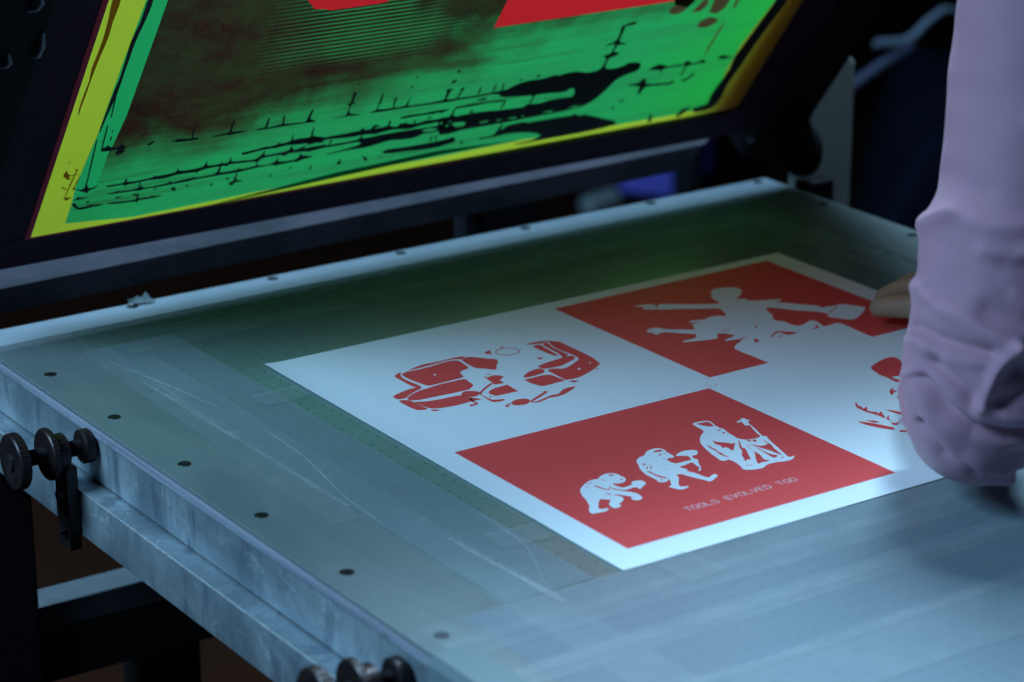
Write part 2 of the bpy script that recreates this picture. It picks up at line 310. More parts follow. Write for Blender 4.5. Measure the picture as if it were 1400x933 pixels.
# ------------------------------------------------------------------ traced outlines, millimetres on the sheet (x, y) and on the screen (x, up the screen)
TR = {
'ape1': [
[(53.2,119.1),(54.5,120.4),(56.2,121.7),(58.9,123.8),(62.1,125.8),(65.1,127.3),(67.9,128.3),(70,128.3),(71.7,128),(72.8,127.7),(73.8,127.7),(75.4,128.7),(77.3,130),(79.3,131.1),(81.4,131.9),(83.4,132),(85.3,131.6),(87,130.7),(88.4,129.5),(89.2,128),(89.7,126.3),(89.6,124.5),(89.4,122.8),(89.8,121.5),(90,120.1),(89.7,118.4),(89,116.7),(87.7,115.1),(86.3,113.8),(84.9,113.1),(83.5,112.8),(81.8,112.9),(80.2,113.3),(78.8,114.2),(77.8,115),(77.1,115.2),(76.7,114.8),(76.4,113.5),(76.4,111.9),(76.6,110.5),(77.1,109.1),(77.6,107.3),(78.3,105.9),(79.6,105.5),(81.3,105.6),(83.7,105.9),(86,106.4),(87,106.7),(87.5,107.2),(87.8,108.4),(88.1,109.6),(89,110.3),(90.1,110.6),(91.5,110.7),(93,110.4),(94.7,109.9),(96.1,108.9),(96.5,106.7),(96.4,104.5),(95.8,103.2),(94.7,102.2),(93.4,101.3),(92.1,100.5),(91.1,100.1),(90,99.6),(88.7,98.3),(87.4,97.3),(86.7,97.4),(86.2,98.2),(86.4,99.5),(86.5,100.9),(85.7,101.5),(84.4,101.8),(82.5,101.7),(80.5,101.5),(78.8,101.4),(77.1,101.8),(75.6,103.4),(74.4,105.4),(73.2,107.4),(72.3,108.8),(71.5,108.8),(71.2,107.9),(72,106.2),(73.3,103.9),(74.9,101.5),(76.5,99.2),(77.7,97.5),(78.6,95.9),(79.6,94),(80.2,91.9),(80.1,89.7),(79.8,87.7),(79.5,86.1),(79,84.8),(77.8,83.6),(76.3,82.7),(74.8,82.5),(73.5,82.9),(72.4,83.9),(71.7,85.3),(71.5,86.7),(71.9,88),(72.9,88.5),(73.9,88.9),(74.1,89.3),(73.9,90),(73.1,91.4),(72,93),(71,94.6),(69.9,96.2),(68.5,98.1),(67.3,99.5),(66.5,99.7),(66.1,99.1),(66.7,97.8),(67.5,96.1),(68.2,94.3),(68.5,92.6),(68.1,91),(67.2,89.5),(65.6,88),(63.8,86.8),(62.3,85.9),(61,85.3),(59.9,85.1),(59.2,84.8),(59.6,83.8),(59.9,82.7),(59.4,81.7),(58.5,80.8),(57.5,80.4),(56.3,80.2),(54.9,80),(53.7,80.3),(53,81.2),(52.7,82.6),(53,84.7),(53.7,87),(55,89),(56.4,90.7),(57.8,91.7),(58.8,92.5),(59.1,93.3),(58.9,94.1),(58,95.1),(56.8,96.1),(55.8,97.4),(54.7,98.1),(53.4,97.5),(52,96),(50.2,94.1),(48.3,91.8),(46.2,89),(44.5,86.6),(44.4,85.3),(44.9,84.6),(45.8,84.1),(46.9,83.8),(48.4,83.5),(49.5,83.1),(49.6,82.3),(48.9,81.3),(47.7,80.5),(46.3,79.8),(44.7,79.7),(43.1,79.8),(41.4,80.1),(39.7,80.5),(37.8,80.7),(36.2,81.2),(35.7,82.2),(35.8,83.7),(36.5,85.6),(37.8,87.9),(39.9,90.3),(41.9,92.8),(43,95),(43.8,97.2),(44.9,99.9),(46,102.4),(46.5,103.9),(46.9,105.2),(47.2,106.9),(47.8,109.1),(49.1,112.1),(50.6,115.2),(51.9,117.4)],
],
'ape1_line': [
[(64.9,119.8),(65.5,119.3),(66.2,117.8),(66.6,115.2),(66.9,112.6),(67.5,110.7),(68.2,109.4),(68.9,109),(69.8,109.4),(71.6,111.2),(73.3,112.9),(73.7,113),(73.4,112.2),(72.1,110.6),(70.5,109),(69.6,108),(68.8,107.6),(68,107.9),(67.3,108.7),(66.4,110.1),(65.6,111.9),(65,114.4),(64.6,116.8),(64.6,118.7)],
[(63.4,104.6),(64.4,102.9),(65.6,100.3),(63.6,100.5),(63,103.4)],
[(83.9,129.6),(86,128.8),(87,126.3),(84.8,126.4),(83.2,128.1)],
[(85.4,118.6),(87.8,118.1),(87.1,117.1),(84.5,116.8)],
[(62.4,123.8),(65.6,125.1),(67.6,125.3),(64.8,124),(62.1,123)],
[(75.9,127.4),(75.7,124),(76.7,121.6),(74.7,123.3)],
[(58.9,120.8),(60.9,119.9),(58.5,119.7)],
],
'ape2': [
[(114.3,138.6),(115.5,139.9),(117,141.1),(119.1,142.4),(121.2,143.4),(122.9,143.4),(124.5,143.6),(126.4,145.3),(128.4,147.3),(130.5,148.6),(132.7,149.6),(135,150.1),(137.1,150.3),(139,150.1),(140.5,149.4),(141.6,148.2),(142.4,146.6),(142.6,144.8),(142.4,142.9),(141.7,141.1),(141.1,139.3),(141.1,137.9),(141.3,136.2),(141.1,133.4),(140.6,130.8),(139.5,129.7),(138.3,129.4),(137.2,129.7),(136.1,130.2),(134.9,130.5),(133.9,130.2),(133,128.4),(132.4,126.1),(132.4,124),(132.8,122.2),(133.3,120.7),(134.3,119.7),(136.3,119.5),(138.7,119.6),(141,119.5),(143.2,119.4),(145,119.1),(146.5,119.3),(147.6,121.1),(148.4,123.2),(148.9,125),(148.7,126.6),(147.1,128),(145,129.2),(143.3,130),(142.3,130.8),(142.9,131.7),(144.3,132.7),(145.9,133.7),(148,134.6),(150.8,135.1),(153.6,135.2),(156,134.5),(158,133.4),(159.4,132.3),(160.1,131),(159.8,129.4),(158.8,127.8),(157.3,126.2),(155.6,124.8),(154.1,124.5),(152.8,124.6),(152.1,124.9),(151.5,124.7),(150.3,122.7),(149.3,120.4),(149.7,119.3),(150.4,118.5),(150.2,117.2),(149.7,115.7),(148.3,113.8),(146.9,111.8),(146.2,110.3),(145.4,108.4),(143.3,104.8),(141,101.4),(139.5,100.2),(138.6,100.1),(138.6,100.8),(139.2,101.9),(140.3,102.8),(141.5,103.9),(142.5,105.1),(143.2,106.3),(143.1,107.2),(142.8,108),(143,109.2),(143.4,110.6),(143.8,112.2),(144.1,113.7),(144.2,114.9),(143.5,115.5),(141.4,115.2),(138.8,114.5),(136.4,114.1),(134.3,113.9),(132.7,113.9),(131.8,113.5),(131.9,111.9),(132.5,110.1),(133.3,108.5),(133.7,107.1),(132.7,106.1),(131.8,104.8),(132.6,102.7),(133.7,99.9),(134.3,96.4),(134.8,92.7),(135.4,89.6),(136.3,87.5),(137.8,87.7),(139.6,88.8),(141.6,89.6),(143.4,90),(144.2,89),(144.3,87.6),(143.4,86.4),(141.8,85.1),(139.5,83.9),(137.1,82.7),(134.8,81.6),(133.1,81.2),(132.4,82.2),(132,84.1),(130.8,86.9),(129.4,90.1),(128.2,93),(127.2,95.9),(126.2,99.3),(125.3,102.1),(124.5,103.1),(123.7,103.3),(122.4,103.7),(121.3,103.5),(121.1,102),(120.6,99.7),(118.3,96.5),(115.7,93.2),(113.4,90.5),(111.8,88.2),(111.3,86.4),(111.6,85.1),(112.9,84.2),(114.4,83.6),(115.6,83.3),(116.3,83),(115.7,82.2),(114.4,81.5),(112.8,81),(111,80.8),(109.3,81),(107.8,81.6),(106.9,82.8),(106.1,84.4),(105.2,86.8),(104.6,88.9),(104.8,89.9),(105.5,90.4),(106.2,90.2),(107.3,90.6),(109.2,93.2),(111.1,96.3),(112.5,98.9),(113.2,100.5),(112.8,100.4),(111.8,99.4),(110.2,98.3),(108.4,97.5),(106.6,97.7),(105.2,98.3),(104.3,99.3),(104,100.5),(104.5,102.1),(105.1,104),(105.1,106.1),(105,108.3),(104.9,110.5),(104.9,112.6),(105,114.9),(105.4,117.3),(106,120.3),(106.9,123.4),(107.9,126.1),(109,128.5),(110.3,130.6),(111.4,132.5),(112.1,134.4),(112.7,136.1),(113.4,137.4)],
],
'ape2_line': [
[(134.2,145.6),(135.2,146.3),(136.6,146.9),(138,146.9),(139.4,146.5),(140.5,145.2),(140.9,143.9),(139.6,143.2),(137.9,143),(136.9,143.6),(136,144.3),(134.7,144.2),(133.7,144.1),(133.6,144.8)],
[(133.1,138.9),(135.3,139.6),(135.9,138.1),(133.3,137.7)],
[(114.4,132.7),(116,131.6),(115.2,129.3),(113.7,129.2)],
[(113,125.7),(114.9,126.5),(112.8,123.7),(110.6,122.3)],
[(108.9,119.9),(109.8,119.3),(110.6,118),(110.5,116),(110.3,113.9),(110.4,112.3),(110.7,110.8),(111.2,109),(111.8,107.1),(112.8,104.7),(113.5,102.7),(113.1,102.1),(112.1,102.4),(111,103.5),(109.9,105.3),(109.2,107.8),(108.8,110.4),(108.9,112.5),(109.1,114.5),(108.8,116.6),(108.6,118.3),(108.6,119.5)],
[(106.8,102.4),(109.2,102.9),(109.1,101.9),(106.4,101)],
[(131.8,132),(133.5,129.8),(131.3,130.6)],
[(117.7,129),(116.7,124.6),(114.6,121.7),(113.4,121.8),(115.9,124.4)],
[(138.9,140.5),(138.9,137.1),(137.9,138.5)],
[(125.4,133.9),(125.8,129.2),(125.2,132.9)],
[(125.1,123.9),(126.6,119.9),(124.9,122.9)],
[(120.1,115.8),(121.9,112.3),(119.9,114.8)],
],
'priest': [
[(188.7,171.9),(190.2,173.7),(192.7,173.9),(197.8,173.2),(202.2,171.1),(202.1,167.2),(200.8,162.7),(200.4,158.8),(200.2,155.6),(200.6,153.8),(201,152.3),(200.6,150.4),(200,148.3),(199.5,146.1),(199,143.5),(198.6,140),(198.4,136.6),(197.8,134.4),(197.8,132.4),(199.2,129.7),(201.4,127.3),(204,126.1),(207,125.6),(210.3,125.4),(213.3,126.4),(214.5,129.3),(215.3,133.2),(216.8,137.2),(218.3,141.3),(219.9,145.1),(220.9,147.9),(219.8,148.3),(218.4,148.3),(218.2,150),(218.7,152.2),(219.9,154.6),(220.7,156.5),(219.2,156.3),(217.4,155.9),(217,156.8),(217.2,157.9),(218.1,158.7),(219.4,159.3),(220.8,159.2),(222.2,159.2),(222.7,160.3),(223.2,161.4),(224.8,161.6),(226.2,161.2),(226.4,159.3),(226.3,157.3),(227.2,156.2),(227.7,155.4),(226.2,154.8),(224.3,154),(223.3,152.2),(222.3,149.7),(221.4,146.2),(220.2,141.8),(218.4,136.4),(216.6,131.4),(215.5,128.1),(215.1,126),(216.2,125.1),(217.3,124.5),(216.6,123.1),(215.4,121.2),(214.5,118.8),(213.4,115.4),(211.7,109.7),(209.9,103.4),(208,97.1),(206.4,91.6),(205.2,87.9),(204.9,85.6),(205.8,84.9),(207.1,84.9),(208.2,85.2),(208.9,85.4),(209.1,84.9),(208.5,84),(206.8,82.6),(204.7,81.3),(202.8,80.8),(200.7,80.6),(198.4,80.7),(196.2,81.1),(194.6,81.8),(192.7,82.6),(189.6,83.2),(186.5,83.5),(184.1,83),(182,82.2),(180.2,81.2),(178.4,80.4),(176.1,80.1),(173.6,80.3),(170.8,81),(168.3,82.2),(166.2,83.8),(165,85.7),(165.3,87),(166.2,88.8),(167.1,91.9),(168,95.3),(168.4,98.3),(168.5,101),(168.3,103.5),(167.6,105.1),(166.2,105),(164.5,104.6),(163.2,105.5),(162.3,107),(162.6,109.4),(163.3,112.5),(163.9,116.2),(164.6,120.3),(165.7,124.8),(167,129.4),(168.4,133.9),(170,138.1),(171.7,141.5),(173.7,144.5),(176.4,147.8),(179.2,150.7),(181.5,152.7),(183.6,154.1),(185.3,155.3),(186.6,156.7),(187.4,159),(187.8,162.3),(188.1,167.3)],
],
'priest_line': [
[(191.5,171),(193.2,171.3),(195.9,170.7),(198.7,170.4),(200.7,169.3),(200.4,166),(199.4,162.7),(199.3,161.5),(198.9,161.2),(197.6,160.9),(196.1,161.2),(195,162.5),(193.9,164.6),(192.3,168)],
[(181.1,139.4),(181.1,138.7),(181,136.7),(182.2,134.9),(183.7,133.1),(185.3,131.6),(186.8,130),(187.5,128),(188.1,126.4),(190.1,127),(191.1,127.1),(187.9,123.5),(183.9,119.5),(182,117.2),(181,116.2),(180.4,116.8),(180.3,118.4),(180.8,120.9),(180.8,123.4),(178.9,124.3),(177.3,125),(178.3,126.2),(179.5,127.9),(178.9,130.3),(178.3,133.2),(179.6,136.8)],
[(172.2,135.6),(172.6,134),(172.8,131.6),(172.4,130.1),(171.9,128.7),(172.1,126.8),(172.3,124.8),(171.6,123.1),(170.9,121.3),(171.1,119.5),(171.3,117.5),(170.8,115.1),(170.4,112.9),(171.1,111),(171.6,109.7),(170.9,109.3),(169.9,109.7),(169.4,111),(169,112.9),(168.9,114.9),(169.1,117.3),(169.8,120.4),(170.5,123.4),(170.6,125.3),(170.5,126.9),(170.6,128.7),(170.8,130.3),(171.2,131.3),(171.7,132.4),(172,134.4)],
[(195.9,129.2),(195.8,128.3),(194,125.1),(191.5,121.3),(189.3,117.5),(189.6,116),(189.9,114.4),(188.3,111.1),(186.2,107.3),(184.4,103.9),(182.7,100.8),(181.4,98.1),(180.2,96.4),(179.5,97.3),(178.7,98.4),(176.6,96.7),(175.1,95.6),(176.3,98.4),(178.3,102.1),(179.6,104.8),(181,107.3),(183.5,110),(185.8,112.8),(186.7,115.3),(188,118.5),(192.2,124.4)],
[(195.7,120.3),(194.8,117.3),(193.3,113),(192.2,109.5),(191.4,106.4),(191.5,104.4),(191.7,102.6),(191.2,100.1),(190.3,97.4),(188.9,94.6),(187.9,92),(189,89.4),(189.8,87.6),(188.5,87.3),(186.5,87.7),(184.8,88.2),(183,88.4),(180.7,87.5),(179.4,87.4),(180.9,90.7),(183.5,95),(186.1,98.6),(188.6,102.1),(190.4,105.3),(191.9,108.7),(192.9,112.6),(193.8,116.2),(195,119.2)],
[(197.5,119.1),(198.3,117.9),(199.7,115.8),(201.2,113.4),(203.2,111.5),(207.1,112.1),(210.1,112.2),(209,108.9),(206.7,103.8),(205,96.6),(203.6,90.8),(202.9,91.3),(202.4,94.3),(202,98),(201.7,101.9),(200.9,105.2),(200,108.4),(199.1,111.8),(198.3,114.9),(197.7,117.6)],
[(197.8,113.5),(197.9,110.1),(197.6,104.7),(197.5,102.3),(197.5,100.3),(197.8,97.8),(198.3,95.4),(199.7,93.6),(200.5,92.1),(198.7,90.5),(196.4,89.7),(195.5,90.5),(195.1,92.3),(195.3,94.6),(195.7,97.2),(195.9,99.3),(196.2,102.1),(197.1,108.6)],
[(211,121),(210.4,116.9),(208.8,109.8),(208,110.6),(209.6,117.6)],
[(200.9,127.6),(202.7,124.6),(201.7,121.6),(200.2,124.1)],
[(203.6,123.9),(206.8,124.4),(204.4,119.8),(203,120.7)],
[(196.3,153.5),(199.2,152.6),(195.7,150.9)],
[(196,147.8),(198.6,147.5),(194.9,144.5)],
[(199.3,87.7),(203.3,87.9),(198.8,85.9)],
[(170.6,90.1),(173.5,89.4),(170.3,88.9)],
[(173.2,89.1),(175.7,87.9),(172.8,87.7)],
],
'orator': [
[(311.1,407.9),(315.1,407.4),(320.3,406.2),(322.6,406),(324.4,405.4),(326.7,402.5),(328.5,399.6),(328.3,398.2),(328.2,397.8),(329.6,399.2),(332.5,399.8),(337.8,396.4),(344.3,391.6),(351.1,386.8),(358,382.1),(365.3,377.5),(371.3,374.4),(374,375.1),(375.2,377.6),(375.3,380.8),(375.5,384.7),(377,388.5),(379.2,392.5),(381.9,396.6),(385,400.4),(388.5,403.7),(392.2,405.9),(396,406.1),(399.6,405.3),(402.7,404.3),(405.5,402.8),(408.2,400.4),(410.1,397.5),(410.2,393.8),(408.9,389.8),(405.8,386.1),(402.1,382.6),(398.4,379.4),(395.5,376.8),(393.9,374.9),(393.8,373.5),(396.1,372.8),(398.3,371.8),(397.2,369.8),(396.5,367.2),(399.6,364.5),(404.2,361.9),(409.4,359.7),(414.5,357.7),(418.8,355.7),(421.2,354),(419.4,352.4),(416.2,351.5),(413,352.4),(411.2,352.6),(413.6,349.7),(417.8,345.2),(422.6,339.3),(427.5,333.2),(431.7,328.3),(434.7,324.2),(434.3,321.4),(433.7,319.6),(436.3,318.8),(439.6,318.5),(442.2,317.8),(444.6,317.3),(446.8,317.6),(449,317.8),(451.1,317.6),(453.5,316.1),(456.9,311.7),(460.1,306.6),(462.4,302.9),(462.9,299.5),(460.1,296.5),(455.3,293.2),(448.5,288.4),(441.5,284.3),(436.7,282.7),(432.8,283.3),(429.7,286.7),(427.1,291.4),(424.5,295.9),(423.1,299.8),(425.5,301.6),(427.9,303.6),(426.8,308.3),(424.3,313.2),(421.7,316.4),(418.6,319.2),(415.3,322.4),(411.8,326.2),(408.4,331.4),(404.9,336.7),(400.7,342),(396.7,344.4),(393.6,339),(391.2,331.8),(389.7,328.1),(388.3,325.3),(385.9,322.6),(383.8,319.9),(383.1,316.4),(383.5,313.1),(385.4,311.5),(387.3,309.6),(387.1,305.5),(386.9,301),(387.9,297.1),(390.1,294.6),(394.7,295.7),(399.6,297.8),(402.7,299),(405,299.7),(406.7,299.6),(407.7,298.3),(407.9,295.1),(407.4,291),(405.8,286.5),(405.2,282.8),(408.3,282.2),(412.7,282.6),(417.1,283.6),(420.5,282.5),(420.9,275.2),(420.3,265.5),(419.8,255.8),(419.4,246.9),(419.8,243.4),(420.3,236.9),(422.7,215.8),(419.6,195.5),(401.7,189.8),(377.3,190.8),(348,194.3),(323.2,203),(315.9,221.3),(315.3,240.7),(314.7,251),(315,259.4),(313.7,271.3),(314.3,282.1),(321.2,288.3),(328.7,292.1),(332.3,294.5),(332.5,296.2),(325.9,298),(319.6,299.7),(320.8,301.3),(324.8,302.8),(330.5,303.7),(334.5,305.6),(331.2,312),(325.8,317),(322.6,313.2),(319.2,308.1),(314.6,307.7),(308.6,309.2),(298.3,312.5),(290.3,315.9),(292,317.4),(297,318),(300.8,317.8),(304.5,318.2),(308.4,321.2),(310.6,324.8),(308.5,327.4),(304.6,330.3),(300.5,335.3),(296.4,340.1),(293.3,342.4),(290.6,343.3),(287.6,342),(285.2,341),(284.6,343.7),(284.3,347.1),(282.8,349),(281.6,350.3),(282.5,350.9),(283.9,351.5),(284.4,353),(285.3,354.6),(288.1,356),(291.3,356.5),(294.2,354.8),(296.5,352.3),(297.6,350),(299.1,347.2),(303.4,343.6),(308.4,340),(312.7,336.4),(316.3,334.6),(318.7,337.3),(320.6,341.3),(321.9,344.2),(323.8,346),(328.8,344.6),(332.5,343.3),(328.9,346.2),(324.4,349.8),(324.5,351.7),(326.2,352.7),(328.2,352.8),(331,352.2),(334.3,350.5),(338.1,349.3),(341.9,350.5),(345.8,351.8),(350.2,351.5),(354.1,350.3),(356,347.4),(357.7,346.4),(361.7,353.4),(364.8,361.5),(364.3,364.7),(361.4,366.8),(356,370),(349.5,373.6),(343.3,377.9),(337.1,382.1),(330.1,385.3),(324.5,387.9),(323.2,390.1),(323.4,391.6),(323.2,391.2),(322.1,391),(317.6,393.6),(313.7,396.8),(315.2,399.3),(317,401.8),(313.7,405.2)],
],
'orator_line': [
[(363,318.1),(361.7,314.2),(358.4,308.2),(358.1,309.2)],
[(340.9,290.4),(342.7,289.1),(340.7,283.8),(336.5,282.7),(337.4,286.1)],
[(332.1,321.4),(339.8,316.9),(332.8,318.8)],
[(332.9,297.8),(341.4,296.8),(333.2,295.9)],
[(327.9,400),(328.8,397.4),(324.5,393.7),(325.4,396)],
[(322,400.3),(323.1,400.2),(321.3,398),(320.9,398.8)],
[(286,353.6),(290,353.5),(289.2,352.4),(285.2,351.9)],
[(285,348),(287.8,348.7),(285.8,346.6)],
[(396,379.3),(398.1,379.4),(391,372.5),(391.9,374.8)],
[(353.3,286.4),(359.3,290.9),(366.5,294.9),(369.9,293.1),(372.4,289.5),(376.4,286.2),(378.4,283.5),(374.4,282.2),(369.4,282.3),(368,284.3),(367.5,286.9),(367.1,289.9),(365.7,291.7),(361.1,289.8),(356.4,287.2),(353.5,286)],
[(356.5,282.3),(360.8,283.4),(366,285.2),(361.7,282.2)],
[(392.9,282.5),(398.5,284.6),(403.1,291.2),(400.8,284.5),(400.4,282.8),(395.7,281.9)],
[(430.2,306.3),(438.7,310.5),(448.2,316.9),(447.4,315.4),(439.3,310),(430.2,304.9)],
[(362.4,316.5),(362.2,313.9),(358.6,308.1),(358.3,309.7)],
],
'van': [
[(79.3,380.3),(83.2,382.3),(89.2,384.8),(94.7,386.3),(100.6,387.1),(107,386.6),(113.4,385.9),(119.8,386.3),(125.6,386.5),(130.1,385.8),(133,384.8),(134.1,383.9),(133.5,382.9),(131.3,381.2),(128.4,380.2),(126.1,381.7),(123.7,383.5),(120.9,383.9),(117.1,383.9),(111.3,383.4),(104.6,382.8),(97.7,382.2),(91.4,381.7),(87,381.6),(83.7,381.5),(80.4,380.6)],
[(75.6,379.1),(79,379.9),(82.9,380.1),(86,379.7),(89.9,379.3),(96.1,379.6),(103.1,380.3),(110,381.4),(116.1,382.3),(119.8,382),(122.2,381.2),(124.1,379.8),(125.1,377.8),(125.1,375.1),(124.6,371.8),(124.1,367.6),(123.5,363.6),(122.9,361.4),(121.5,360),(117.6,359.1),(113.5,358),(111.6,355.5),(110.4,352.6),(109.8,349.2),(108.5,346.4),(104.2,345.6),(99.1,345.5),(94.8,345.3),(90.6,345.2),(86.2,345),(82.2,344.9),(79.1,344.8),(76.9,345.6),(75.5,348.6),(74.7,352.5),(73.9,356.6),(73.3,360.8),(72.8,364.9),(72.5,368.8),(72.5,372),(72.9,374.7),(73.8,377.2)],
[(68,378.1),(70.3,379.8),(72.7,381.1),(74.5,381.2),(75.3,380.5),(73.9,378.9),(72,376.6),(70.8,373.5),(70,370),(69.9,366.6),(70.2,362.4),(71,356.1),(71.7,350.4),(72,348.1),(71.7,347.2),(70.6,346.5),(69.3,346.5),(68,347.3),(66.9,349.3),(66.3,353.5),(66.1,358.4),(66.2,362.7),(66.4,366.8),(66.3,370.8),(66.4,374.2),(66.9,376.4)],
[(43.5,340.9),(46.2,342.6),(49.9,344.1),(54.2,345.5),(58.7,346.5),(62.5,347.4),(65.9,347.6),(69.7,346.6),(71.5,344.9),(68.3,343),(63.3,340.9),(59.1,338.9),(55.1,336.9),(52.1,334.5),(49.3,332.7),(46,332.7),(43.4,333.6),(42.7,335.2),(42.8,337.1),(42.7,339.1)],
[(50.1,332.1),(53.4,334.7),(57.7,337.1),(61.9,339),(66.2,340.4),(70,340.9),(74.2,341.4),(80,342.4),(86.2,343.3),(92,343.3),(97.5,342.9),(103.1,343),(107.1,342.4),(107.3,339.5),(106.1,335.7),(105.9,331.7),(105.1,327.8),(102.5,325.1),(99.5,323.2),(98.3,322.2),(96.2,321.8),(90.8,321.7),(83.9,321.9),(76.2,322.5),(68.3,323.1),(61.1,323.3),(55.1,323.9),(51.4,325.6),(49.4,327.8),(48.9,329.9)],
[(50.2,322.6),(53.1,321.3),(57.5,318.7),(63,317.5),(69.1,316.6),(75,316.3),(80.2,316.1),(83.7,315.7),(85.7,314.6),(85.9,312.1),(85.7,309.5),(86.7,308.7),(88.5,307.5),(91.8,303.4),(93.9,299.5),(91.1,299.4),(86.1,300.2),(80.3,299.6),(74,299.1),(67.6,299.6),(61.9,300.4),(58.1,301.4),(55.3,302.7),(53.4,304.2),(52.1,306.5),(51.3,310.2),(50.7,314.4),(49.9,319.2)],
[(41.8,330),(43.7,331),(46.1,330.1),(48,328.8),(49.5,326.6),(49.8,323.6),(49.8,319.3),(50.6,312.1),(50.9,305.7),(49.3,304.2),(47.1,304.9),(44.8,305.9),(42.8,308.2),(42,312.5),(41.7,317.9),(41.4,324.5)],
[(50.8,301.8),(54.3,301),(57.4,297.7),(52.2,297.8)],
[(129,379.8),(131.9,381.2),(135.3,381.7),(138.2,380),(140.9,377.2),(143.3,373.7),(145.6,370.1),(148.7,367.8),(150.6,365.4),(149.3,361.6),(146.8,357.7),(144.7,355.4),(142.4,353.1),(139.9,348.9),(137.2,346.1),(134.4,348.8),(131.7,352.9),(129.1,354.9),(127,357.4),(126.3,362.5),(126.4,368),(126.8,372.6),(127.5,376.2),(127.9,378.4)],
[(120.9,334.1),(125,336.5),(129.5,336.9),(132.7,334),(133.8,330.2),(130.5,327.6),(126.7,325.2),(126.8,321.7),(126.8,319),(122.7,318.6),(118.8,319.6),(118.8,321.8),(119.9,325),(119.9,329.7)],
[(120.9,337.9),(124,337.5),(121.1,334.5)],
[(125.7,342.5),(129.5,339.4),(126.1,339.5)],
[(100.9,312.6),(104.6,315.7),(109.2,318.9),(114.7,322.2),(119,324.3),(119.6,323.7),(117.9,321.7),(113.9,319.2),(109,316.2),(103.9,312.8),(99.9,309.2),(98.7,305.7),(98.8,302.1),(98.8,297.5),(99.8,293.6),(103.6,291.9),(107.1,290.9),(107.2,289.2),(105.5,288),(101.6,288),(97.7,289.3),(96.8,292.4),(97,296.9),(97.6,303.2),(98.5,309),(99.2,311.2)],
[(86.8,316.3),(89.1,318.6),(91.8,320.1),(93.9,319.9),(95.9,318.9),(98,317.6),(99.7,315.8),(100.5,313.4),(100.1,310.8),(97.3,308.3),(93.7,306.8),(90.4,307.3),(87.6,308.6),(85.9,309.8),(85.3,311.4),(85.6,313.8)],
[(107.4,310.5),(113.8,313.3),(126,314.2),(125.2,298.2),(105.9,299.1),(104.6,306.4)],
[(87.3,306.9),(88.1,306.9),(88.4,304.9),(87.6,301.3),(86.7,297.4),(87.1,295.2),(87.1,293.6),(85.2,292.2),(82.8,291.4),(80.2,291.5),(78.4,292.1),(79.2,293.5),(81,294.8),(82.8,294.3),(84.5,294),(84.9,295.7),(85,298.5),(86.1,303.1)],
[(100.5,300.9),(103.5,300.5),(100.6,298.5)],
[(151.8,383.9),(158.7,385.2),(155.8,381.2),(154.3,376.6),(150.5,379.7)],
[(167.9,386.4),(172.1,387.3),(169.9,385),(167.5,384.7)],
[(204.9,373.1),(207.3,374.4),(209.9,374),(212,373),(213.4,370.5),(213.5,365.8),(213.1,359.6),(213.2,352.2),(213.2,344.1),(213.2,336.1),(212.8,328.1),(211.5,320.3),(209.9,314),(209.3,312.1),(207.9,311.2),(203.9,308.4),(198.4,305.1),(191.3,301.8),(184.6,299),(181.2,297.6),(178.3,297.1),(172.8,296.9),(168.1,297.9),(167.3,301.1),(167.7,305.4),(167.7,310.6),(167.8,315.7),(167.8,319.8),(168.3,322.7),(170,324),(172.2,324.2),(174.4,323.5),(176.6,322.2),(178.5,320.4),(181,319.2),(185.6,320.5),(190.9,323),(196.3,325.9),(200.9,328.9),(202.7,330.5),(203.4,332.5),(204,336.2),(204.1,340.6),(203.5,345),(202.7,350.1),(202.4,356.7),(202.5,363.4),(203.4,369)],
[(188.4,380.6),(191.2,381),(194.9,381),(198.7,380.7),(202.3,380),(205.3,378.7),(207.7,377.1),(209.6,375.6),(210.3,374.5),(208.3,374),(205.6,374.1),(204.1,375.2),(202.6,376.2),(200.6,375.9),(198.5,375.6),(196.6,376.3),(194.5,377.3),(191.6,378.1),(189,378.9),(188,379.8)],
[(189.2,372.8),(191.6,374.2),(194.3,374.8),(195.9,374.2),(196.8,372.6),(196.6,370.2),(195.9,366.6),(195.6,361),(195.2,355),(194.6,349.6),(193.7,345.6),(192.7,344.7),(191.8,345.9),(191,349.1),(190.4,353.4),(189.9,357.5),(189.5,361.6),(189.6,365),(189.6,368.1),(189.1,370.7)],
[(199.1,373.7),(201.2,375),(203.2,374.9),(203.5,373.6),(203,371),(202.2,367.2),(201.3,362.2),(201.4,355.1),(201.6,348.5),(201.8,344.9),(201.2,342.7),(197.8,340.4),(194.6,339.6),(194.8,341.7),(196,345.2),(196.6,348.6),(197.1,353.1),(197.3,359.9),(197.6,366.6),(198.1,370.9)],
[(167.9,334.5),(171,335.7),(175.3,336.9),(180.9,337.8),(186.7,338.6),(191.4,339.5),(195.6,340),(199.7,340.1),(202.4,339.2),(202.7,336.4),(201,333.1),(196.4,330.5),(190.9,328.2),(186,326.3),(181.5,325.1),(177.9,325.1),(174.7,325.6),(171.2,326),(168.4,326.9),(167.2,329.4),(166.9,332),(166.9,333.5)],
[(146.3,322.2),(148.8,324.5),(151.9,326.7),(155.2,328.3),(158.7,329.4),(162.4,330.1),(165.5,329.9),(166.8,328.2),(166.9,325.8),(166,323),(163.9,320.5),(160.1,319.4),(155.7,318.9),(151.8,318.6),(148.5,318.7),(146,318.8),(144.6,319.3),(144.9,320.5)],
[(142.2,315.2),(145.5,316.1),(149.9,315.6),(154.1,316.1),(158.1,316.2),(162,315.5),(164.9,313.6),(165.6,309.3),(165.6,304.4),(166.5,300.5),(166.5,297.6),(163.3,296.9),(159,297.1),(154.8,296.7),(150.9,296.5),(147.9,296.4),(145.6,297.1),(144.2,299.2),(143.2,302.8),(142.1,309.3)],
